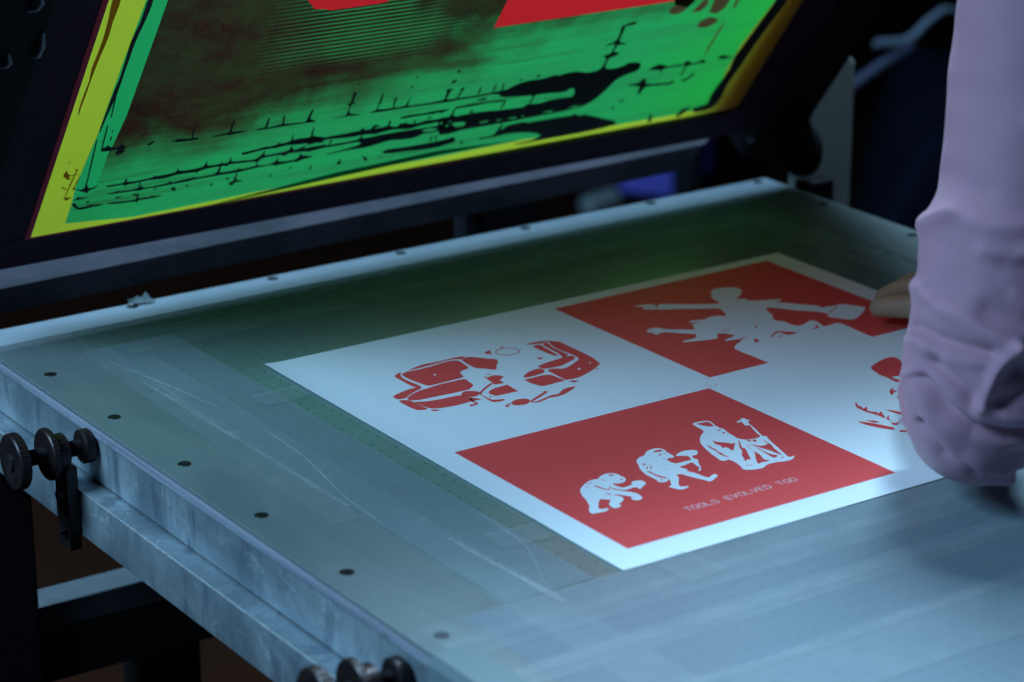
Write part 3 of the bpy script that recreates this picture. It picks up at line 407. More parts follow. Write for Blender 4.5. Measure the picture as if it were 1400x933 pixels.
[(167.4,294.3),(171.9,294.3),(174.5,290.4),(169.6,289.9)],
[(199.1,304.6),(203.5,305.1),(199.6,302.8)],
[(179,352.1),(181.8,346.7),(176.7,346.2)],
[(107.5,281.5),(110.1,283.3),(113.3,284.4),(116.3,284.4),(118.9,283.5),(120.7,282.3),(121.7,280.6),(121.4,278.2),(120.1,275.8),(117.7,273.8),(114.8,272.6),(111.7,272.8),(108.8,273.8),(106.9,275),(106,276.7),(106.2,279.1)],
[(120.3,276),(124.5,278.6),(129.8,281.3),(135,283.8),(139.2,285.8),(140.1,287.2),(140.2,287.8),(141.6,286.9),(142.5,285.5),(141.9,284.5),(139.8,283.2),(135.7,281.1),(130.9,278.8),(125.5,276.5),(121.8,274.7),(122.6,273.6),(125.7,273.3),(129.9,274.5),(134.5,276.1),(138.1,277),(141.1,277.5),(143.7,277),(146.3,276.9),(149.2,279),(152.3,281.4),(155.1,282.8),(158,283.5),(161.7,283.5),(164.6,283),(164.9,282.1),(163.4,280.8),(160.1,278.9),(156,276.8),(152.4,275.1),(148.9,273.7),(145.5,273.1),(142.2,273),(138.8,273.6),(135,273.8),(129.9,272),(125.1,270.5),(122,271.6),(120.2,273.4),(119.3,274.6)],
[(100.4,278.6),(103,280),(105.4,281),(106.2,280.3),(106,279.3),(105,278.8),(103.6,278.3),(102.3,277.7),(101.4,277),(102.2,276.4),(103,275.9),(102.1,275.3),(100.8,275.1),(99.8,275.6),(99.3,276.5),(99.5,277.5)],
],
'vanring': [
[(175.4,370.2),(174.1,368.7),(173.6,369.4),(174.7,370.6)],
[(174.1,368.7),(172.5,367.5),(172.2,368.4),(173.6,369.4)],
[(172.5,367.5),(170.6,366.8),(170.5,367.8),(172.2,368.4)],
[(170.6,366.8),(168.5,366.4),(168.7,367.5),(170.5,367.8)],
[(168.5,366.4),(166.4,366.4),(166.8,367.7),(168.7,367.5)],
[(166.4,366.4),(164.3,366.9),(164.9,368.1),(166.8,367.7)],
[(164.3,366.9),(162.3,367.7),(163.1,368.9),(164.9,368.1)],
[(162.3,367.7),(160.6,368.9),(161.6,370),(163.1,368.9)],
[(160.6,368.9),(159.2,370.5),(160.3,371.3),(161.6,370)],
[(159.2,370.5),(158.2,372.2),(159.3,372.9),(160.3,371.3)],
[(158.2,372.2),(157.7,374),(158.8,374.5),(159.3,372.9)],
[(157.7,374),(157.6,376),(158.6,376.1),(158.8,374.5)],
[(157.6,376),(158,377.8),(158.9,377.7),(158.6,376.1)],
[(158,377.8),(158.9,379.5),(159.6,379.1),(158.9,377.7)],
[(158.9,379.5),(160.1,381),(160.7,380.3),(159.6,379.1)],
[(160.1,381),(161.8,382.2),(162.1,381.3),(160.7,380.3)],
[(161.8,382.2),(163.7,383),(163.7,381.9),(162.1,381.3)],
[(163.7,383),(165.8,383.4),(165.6,382.2),(163.7,381.9)],
[(165.8,383.4),(167.9,383.4),(167.5,382.1),(165.6,382.2)],
[(167.9,383.4),(170,382.9),(169.4,381.6),(167.5,382.1)],
[(170,382.9),(172,382),(171.2,380.8),(169.4,381.6)],
[(172,382),(173.7,380.8),(172.8,379.7),(171.2,380.8)],
[(173.7,380.8),(175.1,379.3),(174.1,378.4),(172.8,379.7)],
[(175.1,379.3),(176.1,377.5),(175,376.9),(174.1,378.4)],
[(176.1,377.5),(176.6,375.7),(175.6,375.2),(175,376.9)],
[(176.6,375.7),(176.7,373.7),(175.7,373.6),(175.6,375.2)],
[(176.7,373.7),(176.3,371.9),(175.4,372),(175.7,373.6)],
[(176.3,371.9),(175.4,370.2),(174.7,370.6),(175.4,372)],
],
'vandot': [
[(188.5,313),(190.8,313.3),(190.5,310.5),(188.2,310)],
[(203.4,318.6),(205.2,319.1),(205,317.1),(203.1,316.7)],
[(92.3,363.1),(94.4,364.1),(94.2,361.8),(92.1,360.7)],
],
'mammoth': [
[(370.9,189.2),(374.5,191.8),(379,194),(383.9,196),(388.8,197.6),(393.7,198.7),(397.8,198.9),(400.5,198.3),(401.9,196.1),(401.3,191.6),(399.3,185.9),(396.1,179.6),(392.1,173.1),(387.8,166.2),(383.7,161.4),(380.4,161.9),(377.5,164.2),(374.6,165.1),(372.2,165.5),(370.7,165.5),(370,164.4),(370.2,161),(371,157.1),(373.5,154),(375.1,152),(372.6,151.7),(369.2,152.6),(367.1,154.4),(365.8,157.2),(366.1,161.2),(366.9,165.7),(366.9,170),(367,174.3),(367.6,178.3),(368.4,182.1),(369.3,185.8)],
[(366,175.6),(367,174.9),(363.9,172.1)],
[(366.4,172.4),(368,172.2),(364.7,169.5)],
[(348.2,143),(350.6,145.2),(353.1,146.7),(355.4,147.2),(356.5,146.9),(353.7,145.5),(351.1,143.9),(353,142.7),(355,141.7),(352.9,140.9),(349.7,140),(346.6,137.8),(344.5,136.6),(345.7,139.4)],
[(345.5,132.3),(352,135.4),(347.9,132),(343.8,125.5),(344.2,129.1)],
[(311.7,139.1),(312.6,139.4),(312.7,138.4),(311.5,136.7),(310.1,134.7),(309.9,132.9),(310.1,131.7),(310.9,132.2),(311.3,132.5),(310.3,130.7),(309.2,128.6),(309,127.3),(309.4,126.8),(311.1,127.7),(312.6,128.6),(313,128.1),(312.6,126.8),(310.5,124.9),(308.7,122.7),(309.6,119.8),(311.2,117.5),(312.4,117.6),(313,117.8),(311.6,115.4),(310.6,113.3),(313.3,114.6),(315.9,115.8),(314.8,113.6),(312.7,110.5),(311.8,107.9),(310.9,105.9),(309.7,104.7),(308.7,104.8),(308.6,107.2),(308.5,111),(307.5,115.7),(306.5,120.5),(306.2,124.1),(306.3,127.3),(306.5,130.4),(307.4,133.3),(309.5,136.6)],
[(308.5,102.2),(313.1,105.7),(315.3,106.1),(311.4,102.9),(308.1,97.3)],
[(309.2,98.4),(307.2,94.4),(308.7,92.1),(314.3,93.5),(306.3,88.8),(304.7,91.7)],
[(320.7,117.1),(324.1,112.1),(326.4,106.5),(325.6,99),(322.8,103.6),(321.2,111.1)],
[(288.6,110.1),(290,109),(291.9,106.3),(293.2,104.6),(294.9,101.6),(298.7,93.9),(301.6,86.5),(300.5,83.8),(297.9,84.1),(295.2,87.9),(292.5,93),(290.5,97.5),(289.1,101.9),(288.4,106.8)],
[(294.7,108.3),(299.2,105.2),(300.9,99.6),(296.8,101.3)],
[(301.2,80.3),(306,77),(303.2,74.5),(299.5,77.9)],
[(300.6,71.2),(306.2,75),(312.2,77.9),(307.3,74.3),(306.7,70.8),(300.3,69.6)],
],
'regmark': [
[(247.6,232.3),(248.3,231.4),(246.6,229.7)],
[(247.1,226.9),(249.2,226.6),(247.1,225.2)],
[(251.7,226.6),(253.4,226.2),(250.9,224.8)],
],
'ink': [
[(-71.5,194.3),(-71.3,195.9),(-70.3,197),(-68.6,197.6),(-67.1,198.1),(-66.6,199.1),(-65.9,199.7),(-65.3,198.3),(-64.4,196.9),(-60.9,195.5),(-57.5,194.7),(-56.2,195.7),(-55.7,197.2),(-55.2,198.5),(-54.3,198.9),(-53.4,197.1),(-52.6,195.4),(-50.4,194.2),(-48.3,192.8),(-49.6,192),(-51.2,191.7),(-51.2,191.2),(-50.9,190.5),(-50,189.8),(-49.4,188.3),(-51.1,186.7),(-53.1,185.3),(-54.5,184.6),(-55.9,184.7),(-57.3,186.7),(-58,188.9),(-57.3,190),(-56.6,190.6),(-56.7,191),(-57.5,191.7),(-60.4,192),(-63.7,192.1),(-66,191.9),(-68,191.9),(-70,192.7)],
[(-82,150.4),(-80.1,149.8),(-77.7,148.5),(-76,148.7),(-74.7,149.5),(-74.4,151.6),(-74.4,153.8),(-74.4,155.1),(-73.4,154.8),(-72.4,152.1),(-71,149.2),(-69.7,148.2),(-68,148),(-65.3,149.2),(-63.2,150.3),(-63.7,148.1),(-65.6,146.5),(-67.4,146),(-68.9,145.4),(-69.8,143.5),(-70.8,142),(-72.2,143.1),(-73.4,144.6),(-75.2,145.4),(-77.3,146.4),(-80,148.4)],
[(-56.4,147.7),(-51.7,147.7),(-45.7,147.6),(-42.5,147.7),(-40.7,148.2),(-40.1,150.4),(-40,152.5),(-39,152.5),(-38.1,151),(-38.3,149.7),(-38.2,149),(-36.1,148.1),(-32.3,147.5),(-25.5,147.7),(-19,148.2),(-16.1,148.8),(-15,149.7),(-14.9,150.7),(-14.3,150.7),(-14.4,150.3),(-13.6,149.4),(-9.7,149.1),(-4.7,149.2),(0.2,149.4),(4,150.3),(4.5,153.3),(4.2,156),(5.4,153.5),(6.8,151),(12,150.2),(17.2,149.8),(19.4,147.6),(18.3,145.9),(13.7,146.1),(8,146.4),(3.9,145.9),(0.2,145.1),(-3.1,144.5),(-6.9,144.2),(-12.1,144.8),(-18.1,145.4),(-25.1,145),(-31.4,144.4),(-34.8,144.5),(-36.7,144.5),(-37.5,143.5),(-38.3,142.9),(-39.1,144.2),(-40.6,145.4),(-45.3,145.4),(-50.4,145.2),(-54.5,145.9)],
[(-53.1,137),(-48.8,137.5),(-43.4,138),(-42.8,138.9),(-42.4,138.8),(-42.4,138.5),(-41.4,137.5),(-35.8,137.1),(-29.7,137.2),(-26.5,137.7),(-24.7,138.5),(-23.9,139.5),(-22.9,140),(-22.2,138.4),(-20.5,136.8),(-14,136.5),(-6.9,136.7),(-2.1,137.2),(0.9,138),(1.5,139.4),(2.1,140.2),(2.5,138.7),(4.5,137.2),(12.5,137.5),(20.4,137.9),(23.3,136.4),(21.4,135),(13.7,134.8),(4.8,134.8),(-0.8,134.5),(-6.1,134.2),(-14,134.5),(-20.7,134.6),(-21.3,134.1),(-21.8,133.6),(-27.2,134.2),(-33.5,134.9),(-38.1,135),(-42.5,135.1),(-48.7,135.6)],
[(-81.1,131.6),(-79.9,132.5),(-78,131.8),(-76.4,129.4),(-75,127),(-74.3,126),(-73.1,125.4),(-70.1,125.1),(-67,125.1),(-66.2,125.9),(-64.6,126.5),(-57.8,125.5),(-52.3,124.2),(-54.8,123),(-60.1,123),(-64.1,122.5),(-67.8,122),(-70.8,121.9),(-73.4,122.5),(-75.8,124.6),(-77.7,127),(-79.7,129.3)],
[(-48.7,123.4),(-47.9,124.7),(-44.5,124.6),(-39.7,123.9),(-34.2,123.3),(-28.7,122.9),(-24.4,123.4),(-23.8,126.1),(-24.2,129),(-23.2,129.7),(-21.9,128.1),(-22.4,125.8),(-22.1,124.2),(-16.9,123.4),(-11.6,123.5),(-10.8,124.7),(-11,125.8),(-10.2,124.6),(-9.2,123.6),(-4,123),(0.2,121.6),(-4.6,120.9),(-11.6,120.5),(-16.9,120.8),(-20.7,120.9),(-21.5,119),(-21.5,117.4),(-22.2,118.7),(-23.6,120.2),(-30.8,120.8),(-39,121.2),(-45.1,122.3)],
[(-81.4,135.7),(-78.1,138.2),(-77.7,140.8),(-76.6,138.6),(-67,136.5),(-75.4,135.4)],
[(-29.4,130.5),(-24.3,130.6),(-22.6,128.4),(-26.2,127.5)],
[(4.4,129.5),(7.6,131.2),(10.7,126),(9.2,124.5)],
[(-69,131.4),(-65.6,131.9),(-66.7,128.6)],
[(-44.3,131.1),(-35.8,130.2),(-41.7,128.4)],
[(-32.3,192.1),(-27.8,195.3),(-26,193.5),(-29.7,190.2)],
[(-11.1,190.7),(-6.4,192.3),(-6,192.9),(5.8,190.8),(6.5,188.4),(-5.6,189.7)],
[(16.8,129.9),(20.2,130.7),(20.6,127.6)],
[(-78.6,208.5),(-76.7,182.1),(-74.3,155),(-73.1,154.4),(-75.1,181.3),(-77.4,207.9)],
[(-73.5,224.4),(-72.7,210),(-71.5,195.2),(-70.3,194.5),(-71.2,209.2),(-72.3,223.8)],
[(-67.2,217.2),(-67.5,216.2),(-67.4,215),(-66.5,214.3),(-66.2,215.2),(-66.2,216.5)],
[(-66.8,209.6),(-66.8,207.1),(-66.5,204.4),(-65.5,203.8),(-65.4,206.3),(-65.6,209)],
[(-25.9,145.8),(-26.1,142.6),(-26.1,139.2),(-25,138.4),(-24.7,141.6),(-24.8,145)],
[(-9.4,130.4),(-8.8,131.6),(-8.6,133.1),(-9.6,134.2),(-10.2,133),(-10.4,131.5)],
[(-7,191.2),(-1.6,191),(4,190.6),(6.2,190.2),(6.5,190.3),(6,192.4),(5.1,195.6),(4.7,199.2),(4.6,202.1),(5.4,203.2),(6.7,202),(6.8,199.4),(6.9,196.2),(7,193.4),(7.6,191.6),(11,190.6),(14,189.8),(12.7,188.2),(8.5,187.7),(0.8,188.3),(-6.3,189.1),(-8.6,190.4)],
[(24.9,189),(30,189.6),(36,190.3),(38.2,190.4),(38.9,191.9),(39,198.7),(38.7,205.1),(39.6,206.3),(40.2,203.9),(40.7,198.2),(41.3,192.3),(41.3,191),(42.8,190.7),(50.9,189.8),(57.4,188.9),(52.6,187.5),(45.3,187.2),(43,187),(41.6,187),(40,187.3),(37.8,187.7),(33.2,187.5),(28.7,187.4),(25.7,187.6)],
[(61.9,187.8),(65,188.9),(69.6,189.4),(70.9,189),(71.1,189.8),(71.1,195.3),(71.1,200.6),(72.1,201.5),(73.1,199.2),(73.4,194.3),(73.7,189.5),(73.6,188.5),(74.5,188.6),(79.9,189.2),(85.3,190.1),(86.6,190),(86.3,190.7),(85.4,195.8),(84.6,200.7),(85.4,201.5),(86.6,199.5),(87.2,195.9),(88,192.1),(88.1,190.6),(89.8,189.7),(97.2,188.8),(104.9,188.3),(107.7,187.9),(108.6,189.2),(109.3,195.9),(109.6,202.4),(110.7,203.5),(111.7,200.9),(111.7,195.8),(111.7,190.7),(111.9,189.5),(112.8,189.1),(116.3,187.9),(119.3,186.4),(117.2,185.8),(112.4,186.1),(105.2,186.4),(96,186.7),(84.3,186.7),(73.4,186.6),(66,187)],
[(4.3,148.7),(4.3,152),(4.6,154.6),(5.4,152.4),(6.9,150.3),(14.4,150),(22.4,150.4),(26.3,151),(28.2,152.2),(28.7,155.8),(29.2,158.5),(30.1,154.9),(31.6,151.5),(37,150.9),(42.5,151.5),(43.9,152.7),(44.9,152.9),(44.8,151.7),(44.7,151),(47.7,150.9),(50.6,152),(50.3,156.5),(50.4,159.5),(51.2,155.9),(53.1,151.6),(57.7,150.6),(63.5,150.4),(69.2,149.5),(74.2,149.2),(77.3,151.1),(79.3,153.8),(80.1,157.2),(80.6,159.5),(81.5,156.5),(81.9,153.4),(82,152.7),(83.8,152.2),(90.1,152.1),(97.1,152.4),(101.4,152.8),(104.1,153.9),(104.9,157.2),(105.5,159.6),(107.1,156.1),(108.7,152.9),(111.5,153),(114.7,154.2),(117.7,155.9),(120.3,156.5),(118.8,154.2),(117.5,152.8),(120.7,152.7),(125.9,153),(131.3,153),(135.8,152.7),(138.1,150.6),(137.2,148.7),(132.5,148),(126.7,147.8),(122.9,147.9),(118.7,148.3),(112,149),(105.9,149.3),(103.9,148),(102.8,146.7),(100.8,147.6),(98.3,148.9),(93.6,149.3),(88.6,149.4),(84.5,149.3),(81.3,148.6),(79.3,146.6),(77.7,144.8),(76.5,145.2),(74.3,146.2),(67.9,146.9),(60.7,147.5),(55.2,147.9),(51.3,147.8),(50.6,146.6),(50.7,145.4),(50,146.2),(48.1,147.2),(40.7,147.7),(32.6,147.7),(27.4,146.7),(24.2,145.2),(24,142.7),(23.9,141.6),(24,143.2),(22.5,145.5),(13.8,146.1),(5.3,146.2),(3.5,147.3)],
[(7.4,138),(14.1,138.5),(21,139),(22.1,140),(22.4,139.7),(22.1,139.3),(23,138.6),(30.2,138.1),(37.9,138.2),(41.2,138.9),(42.6,140.8),(43.2,146.7),(43.5,151.2),(44.8,146.6),(45.5,141),(45.5,139.7),(47,139.3),(54.1,138.9),(61.1,139.2),(62.8,140.7),(63.5,141.8),(63.7,140.1),(64.5,139),(71.3,139.1),(77.7,140.4),(78.1,143.6),(77,146.8),(77.7,147.9),(78.9,146.2),(78.8,143.2),(79.4,140.7),(84.1,139.2),(89.7,138.9),(93.6,140.3),(96.1,142.6),(96.6,146.5),(97.3,148.3),(97.2,144.8),(98.5,140.8),(105.3,139.4),(112.7,139.5),(115.9,140.8),(117.2,142.8),(117,145.9),(116.4,148.1),(117.6,146.3),(119.2,143.9),(125.9,141.6),(131.5,139.6),(128.5,138.2),(123.1,138),(119.7,136.6),(117.1,135.4),(116.2,136),(114.2,136.8),(105.3,136.2),(96.7,135.6),(95.3,136.6),(95.1,137.3),(88.9,137.6),(80.8,137.4),(72.6,136.4),(64.3,135.4),(56.2,135.5),(49.1,135.8),(45.4,135.8),(39.7,135.7),(23.3,135.8),(8.1,136),(4.6,137.1)],
[(58.4,160.7),(61.3,161.2),(65.8,161.6),(70.5,162.2),(74.8,162.8),(77.3,163.3),(79.3,163.7),(81.7,163.5),(84.2,163.2),(87.6,163.5),(90.4,164.3),(90.7,166.4),(91.4,167.6),(91.5,166),(92.4,164.6),(97.5,164.4),(102.2,166.1),(101.9,173.5),(101,178.7),(102.4,173.5),(104,166.8),(106,166.5),(109.7,167.2),(116,166.5),(121.1,167.1),(121,172.5),(120.2,176.2),(121,172.6),(122.5,167.4),(127.1,165.6),(132.2,164),(135.1,159.7),(134.7,156.3),(129.1,157.1),(122.1,158.7),(117.3,158.9),(112.4,159),(105.8,160),(99.4,160.7),(94.9,160.1),(91.3,159.3),(88.4,159.6),(85.3,160),(80,159.9),(74.2,159.4),(68.4,158.3),(63.4,157.6),(59.9,158.5)],
[(58,123),(59.7,123.5),(61.8,124.9),(62,132.6),(62,138.8),(63.2,133.1),(64.4,126.2),(68.6,123.8),(72.4,121.8),(68.8,121.8),(64.5,122.1),(63.7,120.2),(63.1,118.4),(60.3,120.1)],
[(53.1,130.4),(57.2,130.8),(56.3,127.2)],
[(94.9,122.6),(96.8,125.5),(98.1,121.3)],
[(131.8,123.1),(133.4,128.1),(135.2,122.3)],
[(111.5,130.2),(114.9,130.9),(113.3,127.4)],
[(40.4,125.3),(42.7,127.3),(43.6,122.5)],
[(37.4,215.7),(38.8,217.2),(39.3,214.3)],
[(69.7,209.7),(71.3,210.4),(71.4,208.1)],
[(132.2,185.8),(136.9,186.8),(144.6,187.3),(146.1,188.7),(145.9,191.2),(145.7,196),(144.9,200.1),(142.8,201.4),(140.7,202.9),(142.7,202.5),(144.9,203.2),(144.4,208.8),(143.8,214.8),(144.9,216.8),(146.8,215.1),(147,209.4),(147.3,203.6),(148.8,202.9),(150.7,201.8),(148.8,201.6),(146.9,200.2),(146.9,194.8),(148.5,189.6),(155.6,187),(161.4,185.9),(157.8,185.2),(150,186),(139.6,186)],
[(167.2,185.9),(169.3,186.9),(173.6,188),(173.9,193.2),(173.4,199.5),(173,204.8),(172.7,208.5),(173.7,209.1),(174.6,207),(175.3,202.7),(175.8,197.3),(174.9,192.3),(175.1,189.1),(181.7,187.7),(188.7,187.8),(189.9,188.7),(189.3,190.9),(188.2,195.1),(187.3,199.2),(188.8,200.4),(190.6,199.9),(190.4,198.5),(189.8,197),(190.4,193),(191.2,188.9),(190.4,187.3),(190.2,187.8),(196.1,187),(202,187.8),(202.9,194.5),(202.5,200.1),(204,194.2),(204.8,187.3),(204.7,186.8),(206.5,186.9),(212.1,186.5),(219.3,186.2),(227.9,186.3),(235.3,186.7),(238.6,187),(239.6,188.2),(239.3,192.8),(238.6,197.5),(239.5,199.6),(241.1,199.6),(240.9,197.9),(240.6,195.3),(240.7,190.9),(241.6,187.2),(245.6,186.4),(249.9,186.3),(252.4,184.4),(251.2,183),(245,183),(236.7,183.4),(228.9,183.6),(220.3,183.9),(210.2,184.4),(199.9,184.8),(190.6,184.7),(182,184.7),(173,185.2)],
[(117.8,165),(118.8,166.9),(121.3,167.1),(125.4,165.2),(130.4,163.1),(135.9,162.8),(142,163.1),(149.3,163.2),(155.7,163.3),(157.9,163.5),(159.5,163.8),(163.5,163.6),(167.2,164),(168.2,166.3),(168.7,168.3),(170,166.2),(170.8,164.5),(173.9,163.6),(177.2,163.7),(178.3,166.1),(179.5,168.5),(183.1,167.4),(186.1,165.4),(184.3,164.9),(182,165),(181.1,163.9),(181.4,163.5),(187.2,163.3),(193,164.1),(193.3,167.4),(192.5,170.6),(193.8,171.1),(195.3,169),(195.2,166),(195.7,163.5),(199.8,161.7),(204.2,161),(204.8,162.8),(206,164.6),(211.4,163.3),(217.3,161.5),(221.1,161),(224.4,161.2),(228.3,162.1),(232,162.9),(235.1,162.6),(238.5,162.1),(243.7,161.9),(248.8,161.9),(251.5,162.3),(253.5,162.8),(256.1,163.8),(258.7,163.7),(261.4,159.8),(261.6,156.1),(256.4,156.3),(249.6,157.3),(243.9,157.3),(238.4,157.1),(233.1,157),(228.4,156.7),(224.4,155.8),(220.8,155),(217.8,154.8),(214.6,155),(210.5,156),(205.8,157),(200.9,157.4),(195.7,157.3),(190.5,156.4),(185.2,155.6),(180.9,156.3),(175.7,157.1),(167.4,157.1),(157.9,157.2),(148.2,158.4),(139.5,159.4),(133.2,158.9),(128.3,158),(124.1,156.6),(120.8,156.5),(118.4,160.7)],
[(123,149.6),(129.5,150.6),(135.8,151.9),(136,154.8),(135.6,156.3),(136.1,154.7),(138,152.1),(143.8,151.5),(151.7,151.6),(161.2,151.4),(169.2,152.2),(171.4,156.3),(171.6,159.2),(172.2,155.9),(173.3,152.7),(181,152.6),(190.9,153.4),(199.7,153.5),(208,153.5),(215.1,153.4),(221.3,153.2),(226.2,153.1),(231.6,152.9),(241.5,152.7),(250.1,152.8),(250.9,154.4),(251.4,155.3),(258,152.2),(264.7,148.2),(267.8,144.4),(266.9,142),(260.4,143.7),(252.9,145.8),(249,145.2),(245.4,144.1),(239.8,144.3),(234.9,144.4),(233,143.6),(231.6,142.5),(229.2,141.6),(225.9,141),(221.2,141),(215.5,141.4),(208.7,142.5),(201.7,143.2),(195.3,142.1),(189.5,140.6),(185.1,139.7),(180.9,139.2),(176.1,139.3),(170.8,139.5),(165.2,139.7),(158.9,139.6),(149.9,139),(143.4,138.6),(144.9,140),(150.5,140.6),(156.4,141.4),(162.7,142.4),(168.6,143.4),(172.8,144.7),(173.7,147),(171.6,148.7),(163.1,148.8),(153,148.3),(145.7,148.7),(139,148.9),(130.7,147.8),(124.1,146.8),(121.4,148)],
[(202.5,172.7),(206.2,173.4),(211.7,174),(217.9,173.7),(224.1,173.3),(228.8,173.5),(234.1,173.8),(243.4,173.8),(250.6,173.5),(249.6,171.6),(243.6,170.7),(234.6,170.4),(225.3,170.4),(219.7,170.5),(215.1,170.5),(209.6,170.4),(205,170.5),(202.7,171)],
[(200.9,128.6),(201.8,130.2),(204.7,131.3),(210.5,131.1),(217.3,130.5),(223.3,130.4),(229.7,130.3),(237.6,130.2),(245.2,130.2),(250.7,130.3),(255.4,130.6),(260.3,130.9),(264.6,131.2),(268,131.9),(270.9,131.8),(273.1,128.7),(273.4,125.5),(271.1,124.5),(267.5,124),(263.9,122.8),(258.9,121.9),(251.5,121.7),(243.2,122.1),(234.8,122.9),(227,123.7),(220.9,124.1),(215.5,124.4),(209.6,125),(204.8,125.8),(202.1,126.7)],
[(181,129.2),(185.8,125.5),(188.9,123),(187.9,119),(185.1,122.9)],
[(158.4,125.1),(161.2,130),(163.1,121.8),(158.3,122.8)],
[(197.9,211.3),(201.1,213),(200.9,209.6)],
[(143.2,226.1),(144.9,227.9),(145.9,224.8)],
[(198.7,223.9),(201.4,224.7),(200.9,221.8)],
[(199.1,123.6),(201.8,123.5),(201.3,120.9)],
[(110.2,188.6),(109.5,195.3),(110.7,202.6),(112.1,190.9),(119.4,186.1),(112.2,186.3)],
[(120.9,167.1),(120.7,172.7),(120.1,178.4),(118.8,179.2),(119,173.7),(119.6,167.9)],
[(143,151.4),(143.2,154.4),(143,157.6),(141.7,158.5),(141.5,155.5),(141.7,152.3)],
[(198.1,146.1),(198.1,148.2),(197.6,150.6),(196.2,151.4),(196.2,149.3),(196.7,146.9)],
[(247.1,130.9),(247,135),(246.6,139.4),(245.2,140.3),(245.2,136.2),(245.6,131.8)],
[(252.2,131.1),(251.9,134.7),(251.1,138.4),(249.7,139.2),(250,135.7),(250.8,131.9)],
[(232.5,164.8),(234.2,164.9),(235.5,165.6),(234.5,167.3),(232.7,167.3),(231.4,166.6)],
[(221,158.4),(221,161.8),(220.5,165.4),(219.1,166.3),(219.1,163),(219.5,159.3)],
[(233.2,172),(234.3,170.3),(235.6,168.9),(236.3,169.6),(235.3,171.3),(233.9,172.7)],
[(211.3,162.3),(211.8,163.3),(211.6,164.7),(210.4,165.8),(209.9,164.9),(210,163.4)],
[(296.9,179.5),(297.4,183.3),(301.4,186.7),(306.2,189.9),(311.7,192.5),(317,193.8),(322.7,194.3),(329.6,194.2),(336.6,194.1),(343.2,195.4),(348.5,196.4),(349.9,195.3),(350.3,194.7),(355.3,195.5),(361.3,196.5),(365.8,196.6),(370.3,196),(375.9,194.1),(381.6,192.4),(387.4,192.2),(392.2,192.9),(394.5,194.6),(395.4,197.5),(395.8,202.9),(395.1,207.9),(392.3,209.5),(389.2,211.3),(391.8,212.3),(395.2,213.1),(396.5,213.9),(397,215.8),(397,221.5),(395.9,225.9),(390,225.3),(384.9,224),(387.9,226.7),(393.2,229.3),(394.9,231.2),(395.3,233.9),(394.4,239.6),(393.3,245.3),(392.8,247.9),(393.8,249.4),(398.5,251.1),(403.5,252.2),(406.2,251.8),(407.6,250),(406.1,248.9),(403.4,248),(399.9,248.2),(397.1,247.9),(397.2,245.4),(398,241.5),(398.1,236.8),(398.5,232.3),(399.4,229.2),(401.1,227.1),(406.1,225.3),(410.3,224),(407.9,223.2),(403.6,223.7),(401.2,224),(399.7,223.3),(399.1,219.2),(399.7,215.2),(403,213.9),(406.7,212.7),(406.3,210.5),(403.9,209.1),(400.9,208.4),(398.4,206.9),(398.1,202.5),(398.8,197.7),(399.7,195.2),(401.4,193.8),(406.1,192.4),(411.5,191.8),(415.8,192.4),(419.5,193.6),(421.9,195.3),(424.8,196.6),(430.9,196),(436.8,194.2),(439.8,190.3),(440.6,186.6),(440,184.3),(438.2,182.8),(435.1,181.7),(431.3,180.7),(427.4,179.2),(423.9,177.5),(421.7,176.3),(419.9,174.2),(417.8,169.7),(415.5,164.2),(412.7,158.4),(409.3,153),(405.3,149.1),(401.1,146.4),(398,144.8),(393.2,143.8),(383.8,142.9),(371.8,142.2),(358.2,141.8),(343.8,141.4),(329.5,141),(316.1,140.6),(305.1,140.5),(294.8,140.5),(284.3,140.6),(273.8,140.4),(262.9,138.2),(253.2,139),(246.7,150.6),(244.4,162),(248.5,163),(255.3,161.1),(262.6,161.4),(270.6,161.8),(278.3,162),(286.3,161.8),(294.5,161),(303.9,160),(317.9,158.9),(330.1,158.4),(331.7,159.9),(332.1,161.4),(338.4,160.7),(345.6,159.9),(350.8,160.7),(355.6,161.9),(361,162.3),(366.3,162.3),(371.8,161.9),(376.5,161.6),(379.3,161.8),(380.4,163.2),(379.3,167.9),(377.1,172.2),(374.4,173.3),(371.7,173.2),(371.2,171.8),(369.7,170.2),(363.8,170.1),(357.4,170.7),(354.7,171.3),(351.5,171.9),(344.3,172.2),(335,172.6),(323.7,173.8),(312.6,175.3),(303.2,177.1)],
[(235.3,186.7),(241.1,186.6),(249.8,186.3),(261.8,186),(273.7,185.9),(281.2,186.1),(287,186.4),(292.6,186.7),(297.2,186.9),(300.7,187.4),(303.1,186.5),(302.5,183.7),(299.6,181.4),(294.4,182.4),(288.1,183.8),(282.3,183.7),(274.8,183.3),(262.9,183.4),(250.9,183.7),(242.2,183.9),(236.4,184.2),(233.7,185.6)],
[(298.8,122.4),(299.6,124.3),(304,125),(308,124.6),(311.6,124.7),(313.4,126.6),(314.6,130),(315.5,137.1),(316.4,142.3),(317.7,136.4),(318.5,130.2),(319.2,131),(321.1,132.9),(322.5,134.3),(324.3,135.7),(327,136.2),(330.6,136.4),(336,136.8),(341.3,136.8),(344.1,135.1),(345.9,133.7),(347.8,134),(350.8,134.7),(355.8,134.5),(361.9,134.3),(368.6,134.5),(376,134.7),(384.7,134.2),(391.7,134.1),(392.7,135.5),(393.1,136.6),(396.2,134.1),(399.6,131.6),(401.9,132.1),(406.6,131.9),(417.2,127.6),(429.6,121.8),(444,115.8),(451.5,109.3),(437.1,106.6),(415.6,105.5),(396.5,105.3),(378.8,105.4),(364.3,105),(353.1,104.6),(345.1,104.9),(341.8,106.6),(349.5,106.8),(359.5,107.6),(365.4,109.9),(367.4,112.6),(363.4,115.6),(354.7,119.2),(342.4,122),(329.9,123.8),(322.1,123.5),(315.2,122.5),(305.7,122.3)],
